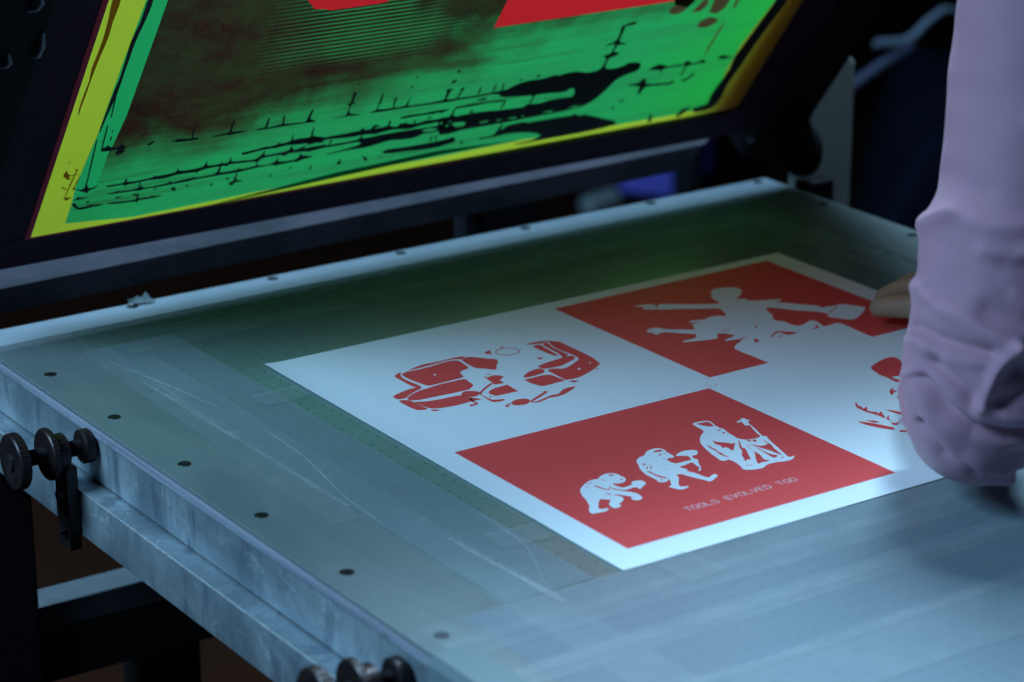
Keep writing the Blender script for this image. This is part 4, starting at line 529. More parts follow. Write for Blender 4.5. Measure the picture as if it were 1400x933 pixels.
[(256.7,129.4),(259.2,130.5),(262.6,131),(265.6,131.9),(268.3,132.4),(270.2,132),(271.5,130.7),(272.3,128.9),(271.6,127.3),(268.8,125.9),(265.3,124.6),(262.3,122.9),(259.5,122.4),(257.2,125.8)],
[(279.7,122.5),(280.7,124.8),(283.3,122.2),(282.4,119.6)],
[(241.7,185.1),(242.2,191.5),(242.3,198.2),(240.9,199.2),(240.3,192.9),(240.1,186.2)],
[(237.9,197.7),(241.4,197.6),(244.5,198.5),(243.3,200.5),(239.8,200.7),(236.7,200)],
[(240.2,206.9),(242.3,207.8),(243.4,209.9),(241.8,211.9),(239.6,211.2),(238.4,209.2)],
[(253.4,185.2),(254.6,191.8),(255.3,198.7),(253.9,199.8),(252.6,193.3),(251.8,186.4)],
[(273.9,186.9),(274,191.2),(273.5,195.7),(272.1,196.7),(272,192.4),(272.3,187.9)],
[(288.6,186.4),(288.8,191),(288.5,195.9),(287,196.9),(286.8,192.4),(287.1,187.5)],
[(297.4,186.7),(297,191.4),(296.1,196.4),(294.7,197.2),(295.1,192.5),(295.9,187.5)],
[(241,219.8),(242.3,220.8),(242.4,222.9),(240.7,224.6),(239.3,223.7),(239.1,221.7)],
[(312.3,195.8),(313.4,196.2),(313.7,197.4),(312.4,198.9),(311.3,198.5),(310.9,197.3)],
[(328.1,197),(330,197.3),(331,198.7),(329.5,200.6),(327.7,200.4),(326.6,199.1)],
[(256.5,171.9),(272.8,171.7),(288.6,172.5),(287.4,174.9),(271,175.2),(255.2,174.5)],
[(288.4,172.7),(298.4,171.3),(308.2,170.5),(307.4,172.4),(297.2,173.9),(287.4,174.7)],
[(256.4,159.9),(257,165.7),(257,172),(255.4,173.1),(254.8,167.3),(254.7,161.1)],
[(275,162),(276.8,162.7),(277.5,164.6),(275.9,166.5),(274.1,165.9),(273.3,164.1)],
[(306.7,161.1),(307.4,165.6),(307.7,170.5),(306.2,171.6),(305.4,167.2),(305.1,162.3)],
[(336.4,160.2),(336.8,166.2),(336.7,172.5),(335.2,173.6),(334.7,167.7),(334.8,161.4)],
[(277,177.6),(281.5,177.3),(285.4,178),(284.3,180.1),(279.8,180.5),(275.8,179.9)],
[(333.1,171.8),(335.8,171.1),(337.9,171.6),(336.8,173.8),(334,174.6),(331.9,174.2)],
[(242.1,169.3),(245.2,169.7),(247.8,170.9),(246.7,172.7),(243.6,172.3),(240.9,171.3)],
[(252.7,195.5),(254.6,196.6),(255.9,198.3),(254.6,200),(252.7,199),(251.3,197.3)],
[(452,181.4),(453.5,184.3),(457.8,186),(459.7,187),(461.9,187.2),(465.7,185.7),(469.4,183.7),(472.5,182),(474.3,179.7),(471.4,179.5),(468.5,178.8),(468.9,175),(469.6,171.9),(467.9,175.1),(465.8,178.6),(458.5,180.1)],
[(490.3,181.9),(492,186.1),(497.7,182.7),(499.2,178.3),(495.1,177.6)],
[(508.1,181.1),(508.9,184.9),(517.4,179.2),(512,178.8)],
[(439.4,165),(443.8,165),(448.3,165.2),(449.5,166.5),(450.2,168.2),(452,169.7),(454.1,170.3),(456.1,168.1),(457.3,165.5),(457.1,163.6),(457.8,162.6),(463.7,161.1),(471.5,159.8),(479.5,158.7),(486,158.2),(487.8,159.3),(488.3,160.5),(490.3,159.6),(491.3,157.7),(490.6,155.9),(486.6,154.9),(475,156.2),(463.5,157.6),(460,156.9),(459.2,155.1),(458.5,151.9),(458,149.1),(456.2,148.7),(454,151.1),(453.7,155.4),(452.7,159.2),(446.7,161.4),(440.5,162.7),(438.2,164.1)],
[(498.5,158.3),(505.3,161.2),(509.2,167.4),(510.9,162.7),(503.9,155.3)],
[(527,182.9),(530.8,185.4),(548.3,179.7),(533.9,179.3)],
[(487.1,104),(485.7,111.8),(484.9,116.6),(488.7,112.4),(492,102.7)],
[(518.5,104.7),(521,114.5),(531.4,116.4),(527.1,107.9),(522.3,103.1)],
[(472.1,180.4),(493.9,179.2),(515.6,178.7),(514.5,180.6),(492.4,181.8),(470.9,182.4)],
[(493.7,179.5),(493.8,172.9),(494.4,166),(496.1,165),(496,171.5),(495.4,178.4)],
[(435.7,132.5),(435.8,134.4),(435.1,136.7),(433.4,137.7),(433.3,135.9),(433.9,133.6)],
[(439.1,141.3),(441.6,141.3),(443.7,141.9),(442.5,143.8),(440,143.9),(437.9,143.3)],
[(555.6,257.7),(555.6,257.1),(556.7,248.9),(553.1,218.7),(549.2,187.9),(548,180.1),(548.2,178.3),(549.5,171.2),(550.9,163.7),(550.8,157.4),(550.1,151.2),(549.1,145.1),(548.1,138.8),(547.5,132.3),(547.3,126),(548.8,120.1),(549,115.7),(544,114.2),(538.2,113.8),(535.2,112.9),(534.3,111.3),(536.5,107.9),(541.2,105.5),(549.8,105.6),(558.2,107.8),(561.9,113.1),(563.1,120.1),(562.2,128),(560.8,136.5),(561,145),(561.7,153.4),(562.6,160.4),(563.5,168.6),(563.8,180),(564.5,194.1),(566.8,212.2),(569.1,230.2),(571.3,244.3),(571,254.6),(562.9,258.5)],
[(-75.5,363.3),(-73.5,364.7),(-71.3,362.4),(-70.9,356.2),(-71.1,348.4),(-71.6,341.4),(-72.3,334),(-73.2,325.7),(-73.9,316.8),(-74.1,307.5),(-74,297.8),(-74.2,288),(-74.2,278.5),(-74,270.6),(-74.1,261.6),(-75.1,247.6),(-76.3,233.5),(-76.9,222.6),(-77.3,216.2),(-78.4,219.5),(-78.6,225.7),(-78.5,229.1),(-78.3,235),(-78.1,249.3),(-77.8,264.1),(-77.2,271.4),(-76.7,277.9),(-76.9,288.7),(-77.2,300.1),(-77.6,309.1),(-77.7,317.9),(-76.8,328),(-75.8,337.6),(-75.6,345.4),(-75.6,352.1),(-75.8,358.6)],
[(-75.5,262.2),(-74.4,247.8),(-72.9,233.1),(-71.8,232.5),(-73,247.1),(-74.4,261.7)],
],
'streak': [
[(-104.3,368.1),(-101.1,369.5),(-97.7,366.9),(-97.2,361.4),(-97.5,354.5),(-97.8,348.9),(-98,342.8),(-97.7,335.1),(-97.5,326.8),(-97.9,318.9),(-98.5,310.9),(-99.1,302.8),(-99.6,294.8),(-99.9,286.4),(-100.1,278.3),(-100.2,271.3),(-100.3,264.4),(-100.5,256.4),(-100.7,249),(-100.5,242.8),(-100.5,239.7),(-101.4,242.8),(-102.2,249.3),(-102.3,258.3),(-102,267.6),(-101.7,274),(-101.5,280),(-102.2,286.9),(-102.9,294),(-102.5,301.1),(-102,308.8),(-101.7,317.9),(-101.6,327.6),(-102,337.5),(-102.6,347.6),(-103.9,359.2)],
[(-96.7,170.5),(-96,173.4),(-94.9,175.7),(-94.4,174.5),(-93.6,172.2),(-91.7,170.1),(-90.1,168.2),(-90.8,167.4),(-91.5,166.7),(-90.2,165),(-89,163.6),(-89.7,163),(-91.2,163.4),(-93.2,165.3),(-95.2,167.6),(-96.3,168.9)],
[(-84.8,151.1),(-83.6,153.3),(-81.6,150.3),(-83.4,148.8)],
[(-89.9,140.8),(-87.4,141.5),(-82.6,139.6),(-87.3,136.9)],
[(-87.7,174.6),(-85.7,175.3),(-85.3,172.7),(-86.8,172.4)],
[(-86.7,174.5),(-88.3,158),(-89.3,140.9),(-88.6,140.3),(-87,157),(-85.9,173.9)],
[(-82,165.8),(-83.2,159.3),(-84,152.3),(-83.5,151.9),(-82.3,158.4),(-81.4,165.3)],
[(-90.7,167.4),(-86.8,167.6),(-83.2,168.4),(-83.4,169.1),(-87.4,168.9),(-91.1,168.2)],
[(-95,155),(-92.2,152.4),(-89.2,150.5),(-89.1,151.3),(-92,154),(-95,156)],
[(-94.8,183.6),(-94.6,184.8),(-94.8,186.1),(-95.2,186.4),(-95.4,185.3),(-95.3,183.9)],
],
'emulsion': [
[(-80.1,105.5),(-79.9,127.4),(-77.3,137.6),(-64.1,141.5),(-62.9,152),(-63,190),(-61.6,195.8),(-58.7,231.5),(-58.2,358.1),(-58.1,364.2),(558.5,258.6),(557.3,248.6),(548.7,196),(549.4,160.7),(555.8,118.3),(550.7,108.2),(519.3,105.8),(466.7,106.3),(418.8,105.9),(350.4,109),(265.8,106),(165.3,105.3),(47.3,100.4),(-20.5,98.2)],
],
'whole': [
[(-80.1,105.5),(-79.9,127.4),(-81.8,151.3),(-80.2,181),(-78.3,208.3),(-77.8,225.2),(-78,234.1),(-77.7,266.8),(-77.4,298.6),(-76.6,332.1),(-75.9,367.3),(558.5,258.6),(557.3,248.6),(548.7,196),(549.4,160.7),(555.8,118.3),(550.7,108.2),(519.3,105.8),(466.7,106.3),(418.8,105.9),(350.4,109),(265.8,106),(165.3,105.3),(47.3,100.4),(-20.5,98.2)],
],
'gap': [
[(260.7,151.4),(263.8,152.7),(274.9,150.9),(274.9,145.5),(266.3,146)],
[(289.9,147.6),(299.4,147.6),(299.1,145.6),(291.7,145.6)],
[(307.1,146.8),(314.8,146.2),(310,144.9)],
[(318,146.2),(328.9,145.9),(327.6,143.8)],
[(333.3,145.6),(336.3,146.2),(336.1,144)],
[(354.3,145.8),(366.6,146.6),(364.4,144.1)],
[(380.6,146),(393.8,147.3),(390.5,144.7)],
[(247.1,155.7),(249.4,156.6),(250.2,153)],
[(254.4,150),(257.3,152.1),(257.5,148.7)],
[(255.5,155.5),(257.7,156.3),(258.1,153.9)],
[(231.9,149.7),(238.6,150.9),(247.6,148.8),(246.6,146.1),(236,146.7)],
[(231.4,156.5),(239.5,156.7),(249.6,154.5),(241.5,154.3),(234.4,153.8)],
[(255,156.7),(258.7,156.5),(258.4,153.2)],
],
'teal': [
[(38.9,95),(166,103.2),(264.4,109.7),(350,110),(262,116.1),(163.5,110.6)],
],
'clean': [
[(-79.9,127.4),(-81.8,151.3),(-80.2,181),(-78.3,208.3),(-77.8,225.2),(-78,234.1),(-77.7,266.8),(-77.4,298.6),(-76.6,332.1),(-75.9,367.3),(-58.1,364.2),(-58.2,358.1),(-58.7,231.5),(-61.6,195.8),(-63,190),(-62.9,152),(-64.1,141.5),(-77.3,137.6)],
],
'blot': [
[(437.3,258.2),(439.1,261.4),(441.2,265.3),(437.5,271.1),(436.3,275.4),(448.5,274.7),(461,271.2),(461.1,265.4),(457.4,259.3),(455.2,255.5),(452.4,253.2),(448.6,252.4),(444.5,253),(440.2,255.2)],
[(465.2,251.7),(469.6,261.9),(472.7,269.2),(475.6,268.6),(479.3,258.6),(474.7,251.6)],
[(486,248),(484.4,259.3),(483,267.4),(502.4,264),(501.9,251.5),(495.8,244.6)],
[(481.4,229.7),(481.6,237.7),(489,241.9),(500.9,237.4),(502,232.4),(493.5,227.5)],
[(511.9,248.2),(509.5,258.1),(511.4,262.5),(512.9,262.2),(514,249.4)],
[(510.4,185.1),(509.3,198.5),(510.2,232.5),(512.3,225.7),(511.8,196.4)],
],
'redpatch': [
[(65.8,341.7),(63.4,336.4),(70,329),(71.4,326.5),(73.5,325.3),(78.1,324.4),(82.8,323.6),(85.3,322.4),(87.6,321.4),(91.2,321.2),(95.9,321.3),(102.4,321.2),(109.7,321.2),(116.6,321.2),(123.4,321.4),(130.9,321.2),(136.5,321.9),(141.1,325.1),(135.2,329.8),(99.8,337.1)],
],
}

TRM = {k: [[(a/1000, b/1000) for a, b in p] for p in v] for k, v in TR.items()}

TRM['orator'] = [[(min(x, .4789), max(y, .2412)) for x, y in p] for p in TRM['orator']]

# ------------------------------------------------------------------ room
FZ = -.86
def floor_mat():
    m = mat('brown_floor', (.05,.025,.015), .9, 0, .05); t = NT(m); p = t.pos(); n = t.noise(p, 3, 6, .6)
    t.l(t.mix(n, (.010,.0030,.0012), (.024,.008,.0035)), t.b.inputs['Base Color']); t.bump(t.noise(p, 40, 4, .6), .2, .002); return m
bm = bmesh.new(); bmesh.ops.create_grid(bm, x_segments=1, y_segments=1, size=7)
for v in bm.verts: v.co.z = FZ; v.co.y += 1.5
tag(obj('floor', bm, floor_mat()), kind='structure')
wm = mat('dark_wall', (.012,.014,.022), .8); t = NT(wm); n = t.noise(t.pos(), 2, 5, .6); t.l(t.mix(n, (.008,.009,.016), (.018,.02,.032)), t.b.inputs['Base Color'])
tag(obj('back_wall', B(-7, 7, 6.5, 6.6, FZ, 2.6), wm), kind='structure')

# ------------------------------------------------------------------ printing table
TX0, TX1, TY0, TY1 = -.1600, .6430, -.40, .6480
tb = thing('printing_table', 'metal framed vacuum printing table with a dull blue perforated top', 'printing table', (.24, .12, FZ))
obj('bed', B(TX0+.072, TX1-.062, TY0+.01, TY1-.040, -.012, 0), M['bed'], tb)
obj('border_plate', B(TX0, TX0+.0715, TY0, TY1-.0405, -.0026, .0004, .0006), M['border'], tb)
obj('border_plate', B(TX1-.0615, TX1, TY0, TY1-.0405, -.010, .0004, .0006), M['border'], tb)
# rounded lip along the back edge
pr = [(TY1-.040, -.010), (TY1-.040, .0004)] + [(TY1-.003+.003*math.sin(a), -.0026+.003*math.cos(a)) for a in [R(90*i/6) for i in range(7)]] + [(TY1, -.010)]
obj('back_lip', extrude_x(bmesh.new(), pr, TX0, TX1), M['alu_light'], tb, True)
obj('edge_laminate', B(TX0-.0008, TX0+.012, TY0, TY1-.001, -.0062, -.0029, .0004), M['laminate'], tb)
obj('edge_trim', B(TX0-.0016, TX0+.010, TY0, TY1-.001, -.0090, -.0066, .0006), M['alu'], tb)
obj('side_rail', B(TX0, TX0+.010, TY0, TY1-.001, -.0436, -.0094, .0006), M['rail'], tb)
obj('dark_gap', B(TX0+.0010, TX0+.009, TY0, TY1-.002, -.0449, -.0438), M['slot'], tb)  # dark strip filling the joint between side rail and ledge
bm = bmesh.new(); box(bm, -.1765, TX0+.008, TY0, TY1+.02, -.0805, -.0450, .0016)
obj('outer_rail', bm, M['rail'], tb, True)
obj('edge_glint', B(-.1769, -.1757, TY0+.001, TY1+.018, -.0460, -.0447, .0004), M['shine'], tb)  # added bright strip: light glint along the ledge edge, painted in colour
bm = bmesh.new(); box(bm, TX1-.012, TX1+.010, TY0, TY1-.002, -.075, -.0112, .0015); obj('side_rail', bm, M['alu'], tb)
obj('back_rail', B(TX0+.012, TX1-.014, TY1-.030, TY1-.006, -.065, -.0112, .0015), M['dark_steel'], tb)
obj('front_rail', B(TX0+.012, TX1-.014, TY0+.004, TY0+.030, -.075, -.0125, .0015), M['alu'], tb)
# legs and cross bars
for x0, y0 in ((-.195, .592), (TX1-.055, .592), (-.195, -.37), (TX1-.055, -.37)):
    obj('leg', B(x0, x0+.058, y0, y0+.05, FZ, -.0815, .002), M['dark_steel'], tb)
obj('cross_bar', B(-.1365, TX1-.056, .600, .634, -.245, -.2215, .002), M['white_steel'], tb)
obj('lower_panel', B(-.136, TX1-.058, .6006, .612, -.29, -.2455, .001), M['dark_steel'], tb)
obj('centre_leg', B(-.042, .014, .6135, .650, FZ, -.2455, .002), M['dark_steel'], tb)
# countersunk screws
def screw_mesh():
    b = bmesh.new(); n = 18; r0, r1 = .0050, .0036
    prof = [(r0, .0000), (.0046, .00045), (r1, .0003), (0.0006, .0003)]
    rings = [[b.verts.new((r*math.cos(2*math.pi*k/n), r*math.sin(2*math.pi*k/n), z)) for k in range(n)] for r, z in prof]
    for a, c in zip(rings, rings[1:]):
        for k in range(n): b.faces.new((a[k], a[(k+1)%n], c[(k+1)%n], c[k]))
    b.faces.new(rings[-1]); return b
s0 = obj('screw', screw_mesh(), M['screw'], tb); sl0 = obj('slot', B(-.0032, .0032, -.0005, .0005, .0000, .00036), M['slot'], s0)
spots = [(-.1422, .528-.1086*i) for i in range(9)] + [(x, .6385) for x in (-.02, .109, .2345, .364, .503, .628)] + [(.631, .548-.12*i) for i in range(7)]
for i, (x, y) in enumerate(spots):
    if i == 0: s, sl = s0, sl0
    else:
        s = s0.copy(); COL.objects.link(s); sl = sl0.copy(); COL.objects.link(sl); sl.parent = s
    s.location = (x-.24, y-.12, .0003-FZ); s.matrix_parent_inverse = Matrix.Identity(4); sl.matrix_parent_inverse = Matrix.Identity(4)
    s.rotation_euler.z = random.uniform(0, 3)
# tape stuck round the working area
def strip(x0, x1, y0, y1, z, m, rot=0., name='tape_strip', wob=.0012):
    b = bmesh.new(); L = max(x1-x0, y1-y0); n = max(6, int(L/.02)); along_y = (y1-y0) > (x1-x0)
    for i in range(n+1):
        f = i/n
        for e in (0, 1):
            j = wob*(noise.noise(Vector((f*L*22, e*7+x0*31, y0*17)))*1.3)
            if along_y: co = Vector(((x1 if e else x0)+j, y0+(y1-y0)*f, 0))
            else: co = Vector((x0+(x1-x0)*f, (y1 if e else y0)+j, 0))
            c = Vector(((x0+x1)/2, (y0+y1)/2, 0)); co = Matrix.Rotation(rot, 3, 'Z') @ (co-c) + c; co.z = z
            b.verts.new(co)
    b.verts.ensure_lookup_table()
    for i in range(n): b.faces.new((b.verts[2*i], b.verts[2*i+1], b.verts[2*i+3], b.verts[2*i+2]))
    return obj(name, b, m, tb)
strip(-.120, .640, -.392, -.0035, .0006, M['film'], R(-.15), 'painted_light_sheet')  # added pale sheet, the brighter light at the front put into its colour
strip(-.0875, -.0225, .0, .56, .0006, M['light_film_thin'], R(.35), 'painted_light_sheet')
strip(-.0905, -.055, -.38, .52, .0008, M['tape'], R(.6))
strip(-.108, -.084, .16, .56, .0011, M['tape'], R(-1.2))
strip(-.0925, -.0895, .18, .47, .0014, M['tape_edge'], R(.9), 'tape_edge', .0022)
strip(-.062, -.0585, -.02, .10, .0014, M['tape_edge'], R(2.5), 'tape_edge', .002)
def crease(pts, wd, m):
    b = bmesh.new(); P_ = []
    for i in range(len(pts)-1):
        for k in range(6):
            q = [Vector(pts[max(0, min(len(pts)-1, i+o))]) for o in (-1, 0, 1, 2)]; f = k/6
            P_.append(.5*((2*q[1])+(-q[0]+q[2])*f+(2*q[0]-5*q[1]+4*q[2]-q[3])*f*f+(-q[0]+3*q[1]-3*q[2]+q[3])*f**3))
    prev = None
    for i, p in enumerate(P_):
        d = (P_[min(i+1, len(P_)-1)]-P_[max(i-1, 0)]).normalized(); n = Vector((-d.y, d.x))
        f = i/(len(P_)-1); r = wd*(.25+.75*math.sin(math.pi*f))*(.7+.6*abs(noise.noise(Vector((i*.7, wd*900, 0)))))
        v = [b.verts.new((*(p+n*r), .0015)), b.verts.new((*p, .0015+r*.9)), b.verts.new((*(p-n*r), .0015))]
        if prev: b.faces.new((prev[0], prev[1], v[1], v[0])); b.faces.new((prev[1], prev[2], v[2], v[1]))
        prev = v
    return obj('tape_crease', b, m, tb, True)
crease([(-.0674,.3351),(-.0677,.2979),(-.072,.2549),(-.0819,.1992),(-.0845,.1666),(-.0858,.1327)], .0011, M['crease'])
crease([(-.0942,.5262),(-.0895,.4973),(-.085,.471),(-.08,.4429),(-.0761,.4124),(-.0719,.3822)], .0010, M['crease'])
crease([(-.025,.1227),(-.0252,.1053),(-.0265,.089),(-.0279,.0703),(-.034,.0483),(-.0519,.0088),(-.0558,-.0191)], .0010, M['crease'])
crease([(-.0849,.4652),(-.0897,.4035),(-.0886,.3497)], .0007, M['crease'])
crease([(-.1476,-.0518),(-.0924,-.0607),(-.0194,-.0628)], .0008, M['crease'])
strip(-.150, .62, -.052, -.003, .0010, M['tape'], R(-.2))
strip(-.150, .62, -.036, -.026, .0013, M['tape_soft'], R(.3), 'tape_edge', .002)
strip(-.150, .62, -.098, -.074, .0010, M['tape'], R(.3))
strip(-.140, .60, -.091, -.082, .0013, M['tape_soft'], R(-.3), 'tape_edge', .0015)
strip(-.150, .60, -.205, -.145, .0010, M['tape'], R(.2))
strip(-.140, .60, -.153, -.142, .0013, M['tape_soft'], R(.5), 'tape_edge', .0015)
strip(-.07, .58, .535, .560, .0008, M['tape'], R(.1))
strip(.535, .572, -.1, .56, .0011, M['tape'], R(.5))
strip(-.042, -.004, .375, .400, .0016, M['tape'], R(4), 'tape_tab')
strip(-.042, -.006, .065, .092, .0016, M['tape'], R(-5), 'tape_tab')
strip(.02, .05, -.04, -.002, .0016, M['tape'], R(7), 'tape_tab')
# tape folded over the edge near the lower clamp
bm = bmesh.new()
for i in range(2):
    y = (-.035, -.125)[i]
    for x, z in ((-.135, .0018), (-.1605, .0018), (-.1640, -.004), (-.1650, -.022)): bm.verts.new((x, y, z))
bm.verts.ensure_lookup_table()
for k in range(3): bm.faces.new((bm.verts[k], bm.verts[k+1], bm.verts[k+5], bm.verts[k+4]))
obj('folded_tape', bm, mat('pale_tape', (.16,.22,.24), .45), tb)

# ------------------------------------------------------------------ adjusting clamps on the left rail
def clamp():
    c = thing('adjusting_clamp', 'black adjusting screw with three discs and an upright bracket, far end of the table side', 'clamp', (-.1768, .4200, -.0800), 'adjusting screws clamped to the table side')
    y, z = .42, -.0165
    bm = bmesh.new(); box(bm, -.1865, -.1772, y-.010, y+.010, -.090, z-.0105, .001); obj('bracket', bm, M['black_iron'], c)
    bm = lathe_x(bmesh.new(), [(-.1900, .0125), (-.1892, .0132), (-.1828, .0132), (-.1820, .0125)], (0, y, z), 28); obj('bracket_eye', bm, M['black_iron'], c, True)
    prof = [];
    for i in range(46):
        x = -.214+i*.0010; prof += [(x, .0050), (x+.0005, .0059)]
    obj('threaded_rod', lathe_x(bmesh.new(), prof, (0, y, z), 16), M['shaft'], c, True)
    def disc(x, r, th, name, knurl=False):
        b = lathe_x(bmesh.new(), [(x-th/2, r*.45), (x-th/2-.0004, r*.5), (x-th/2, r-.0012), (x-th/2+.001, r), (x+th/2-.001, r), (x+th/2, r-.0012), (x+th/2, r*.4)], (0, y, z), 72)
        if knurl:
            for v in b.verts:
                d = Vector((0, v.co.y-y, v.co.z-z))
                if d.length > r-.0006:
                    k = round((math.atan2(d.z, d.y) % (2*math.pi))/(2*math.pi)*72) % 2
                    v.co -= d.normalized()*(.0006 if k else 0)
        return obj(name, b, M['black_iron'], c, True)
    d = disc(-.2190, .0205, .0080, 'hand_wheel', True)
    obj('hub', lathe_x(bmesh.new(), [(-.2250, .0035), (-.2245, .006), (-.2228, .006)], (0, y, z), 20), M['shaft'], d, True)
    disc(-.1945, .0190, .0055, 'lock_disc', True)
    disc(-.1660, .0125, .0080, 'contact_pad')
    for zz in (-.048, -.074):
        b = lathe_x(bmesh.new(), [(-.1915, .0022), (-.1915, .0040), (-.1867, .0042)], (0, y-.004, zz), 6); obj('bolt', b, M['black_iron'], c)
    return c
c0 = clamp()
c1 = c0.copy(); COL.objects.link(c1); c1.location = (-.1768, .4200-.4230, -.0880)
c1['label'] = 'black adjusting screw with discs at the near corner of the table side'
for ch in list(c0.children):
    k = ch.copy(); COL.objects.link(k); k.parent = c1; k.matrix_parent_inverse = ch.matrix_parent_inverse.copy()
    for g in ch.children:
        q = g.copy(); COL.objects.link(q); q.parent = k; q.matrix_parent_inverse = g.matrix_parent_inverse.copy()

# ------------------------------------------------------------------ the printing screen
def S(x, s, o=0.): return Vector((x, HY-s*CA-o*SA, s*SA-o*CA))
def sbox(x0, x1, s0, s1, o0, o1, bev=.0015):
    m = Matrix(((1,0,0,0), (0,-CA,-SA,HY), (0,SA,-CA,0), (0,0,0,1)))
    return box(bmesh.new(), x0, x1, s0, s1, o0, o1, bev, m)
scn = thing('printing_screen', 'raised silk screen in a dark purple frame with green emulsion and black ink smears', 'printing screen', (.2430, HY, .0))
IX0, IX1, IS0, IS1 = -.1066, .5925, .0945, .765
OX0, OX1, OS0, OS1 = -.1520, .6400, .0570, .805
FO0, FO1 = -.036, -.0003
bm = sbox(OX0, OX1, OS0, IS0, FO0, FO1)
for v in bm.verts:
    if abs(v.co.z) > IS0*SA-.012-.004: v.co += Vector((0, -CA, SA))*.0065*max(0, v.co.x-IX0)/.7*(1 if (v.co.z+FO0*0) > (IS0+OS0)/2*SA-.004 else 0)
obj('frame_bar', bm, M['frame'], scn)
obj('frame_bar', sbox(OX0, OX1, IS1, OS1, FO0, FO1), M['frame'], scn)
obj('frame_bar', sbox(OX0, IX0, IS0+.0003, IS1-.0003, FO0, FO1), M['frame'], scn)
obj('frame_bar', sbox(IX1, OX1, IS0+.0003, IS1-.0003, FO0, FO1), M['frame'], scn)
f = lambda o: (lambda x, s: S(x, s, o))
TOPS = .74
def carry_up(poly):          # carry an outline cut by the picture's top edge on up to the head of the screen
    n = len(poly); m = max(range(n), key=lambda i: abs(poly[i][0]-poly[(i+1) % n][0])-(9 if (poly[i][1]+poly[(i+1) % n][1]) < .4 else 0))
    a, c = poly[m], poly[(m+1) % n]
    return poly[:m+1]+[(a[0], TOPS), (c[0], TOPS)]+poly[m+1:]
emp, clp = carry_up(TRM['emulsion'][0]), carry_up(TRM['clean'][0])
i_ = emp.index(min(emp)); outer = [(IX0+.0002, IS0-.002), (IX1-.0002, IS0-.002), (IX1-.0002, IS1-.0002), (IX0+.0002, IS1-.0002)]
whole = carry_up(TRM['whole'][0])
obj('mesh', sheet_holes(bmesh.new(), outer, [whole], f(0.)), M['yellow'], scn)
wins = [[(.2558, .2709), (.4776, .2709), (.4776, .4709), (.2558, .4709)], [(.0210, .487), (.2435, .487), (.2435, .687), (.0210, .687)], TRM['redpatch'][0]]
eo = obj('emulsion', sheet_holes(bmesh.new(), emp, wins+TRM['blot'], f(.0001)), M['emulsion'], scn)
obj('clean_edge', sheets([clp], f(.0003)), M['clean'], eo)
obj('teal_line', sheets(TRM['teal'], f(.0007)), M['teal'], eo)
for p in TRM['blot']: obj('brown_blot', sheets([p], f(.0002)), M['blot'], eo)
for p in wins: obj('print_window', sheets([p], f(.0002)), M['redwin'], eo)
bm = bmesh.new(); gaps = TRM['gap']
for p in TRM['ink']:
    hs = [g for g in gaps if all(inside(q, p) for q in g)]
    if hs: sheet_holes(bm, p, hs, f(.0012))
    else: sheet(bm, p, f(.0012))
tag(obj('ink_smear', bm, M['inkblack'], scn), kind='stuff')
for p in TRM['streak']: obj('ink_streak', sheets([p], f(.0010)), M['streak'], scn)
obj('glue_line', sbox(IX0-.0050, IX0-.0001, IS0-.0015, IS1, FO1+.0001, FO1+.0006, 0), M['glue'], scn)
obj('glue_line', sbox(IX0-.001, .30, IS0-.0014, IS0+.0004, FO1+.0001, FO1+.0006, 0), M['glue'], scn)
# screen carriage: arms either side, with clips and bolts
ca = thing('screen_carriage', 'black lifting arms of the screen carriage either side of the purple frame', 'screen carriage', (.2430, HY+.02, 0))
obj('lift_arm', sbox(-.215, OX0-.004, -.02, .84, -.05, .012, .003), M['arm'], ca)
ra = obj('lift_arm', sbox(OX1+.004, .700, .012, .84, -.05, .002, .003), M['arm'], ca)
for (x, s, l, wd) in ((-.160, .345, .026, .004), (-.182, .333, .014, .005), (-.172, .392, .02, .008)):
    b = bmesh.new(); tube(b, [S(x-wd*.6, s-l/2, .013), S(x, s-l/2+.004, .016), S(x+wd*.3, s, .0165), S(x, s+l/2, .014)], [.0016, .0022, .0022, .0012], 8); obj('clip', b, M['brass'], ca, True)
b = bmesh.new(); tube(b, [S(.627, .056, .004), S(.627, .056, .010), S(.627, .056, .0112)], [.0040, .0040, .0025], 6); obj('bolt', b, M['brass'], ca)

# clamp beam behind the table
bt = thing('hinge_beam', 'long grey metal hinge beam behind the table, below the purple frame', 'beam', (.24, .72, FZ))
prof = [(.700, -.006), (.7005, .0145), (.722, .0265), (.745, .0265), (.745, -.006)]
x1s = [.592, .612, .655, .655, .592]
bm = extrude_x(bmesh.new(), prof, -.60, .65, None, x1s)
for v in bm.verts: v.co.z += .0100*(v.co.x+.11)/.65
obj('beam', bm, M['beam'], bt)
for x in (-.62, .40):
    obj('stand', B(x-.03, x+.03, .715, .765, FZ, .02, .002), M['dark_steel'], bt)

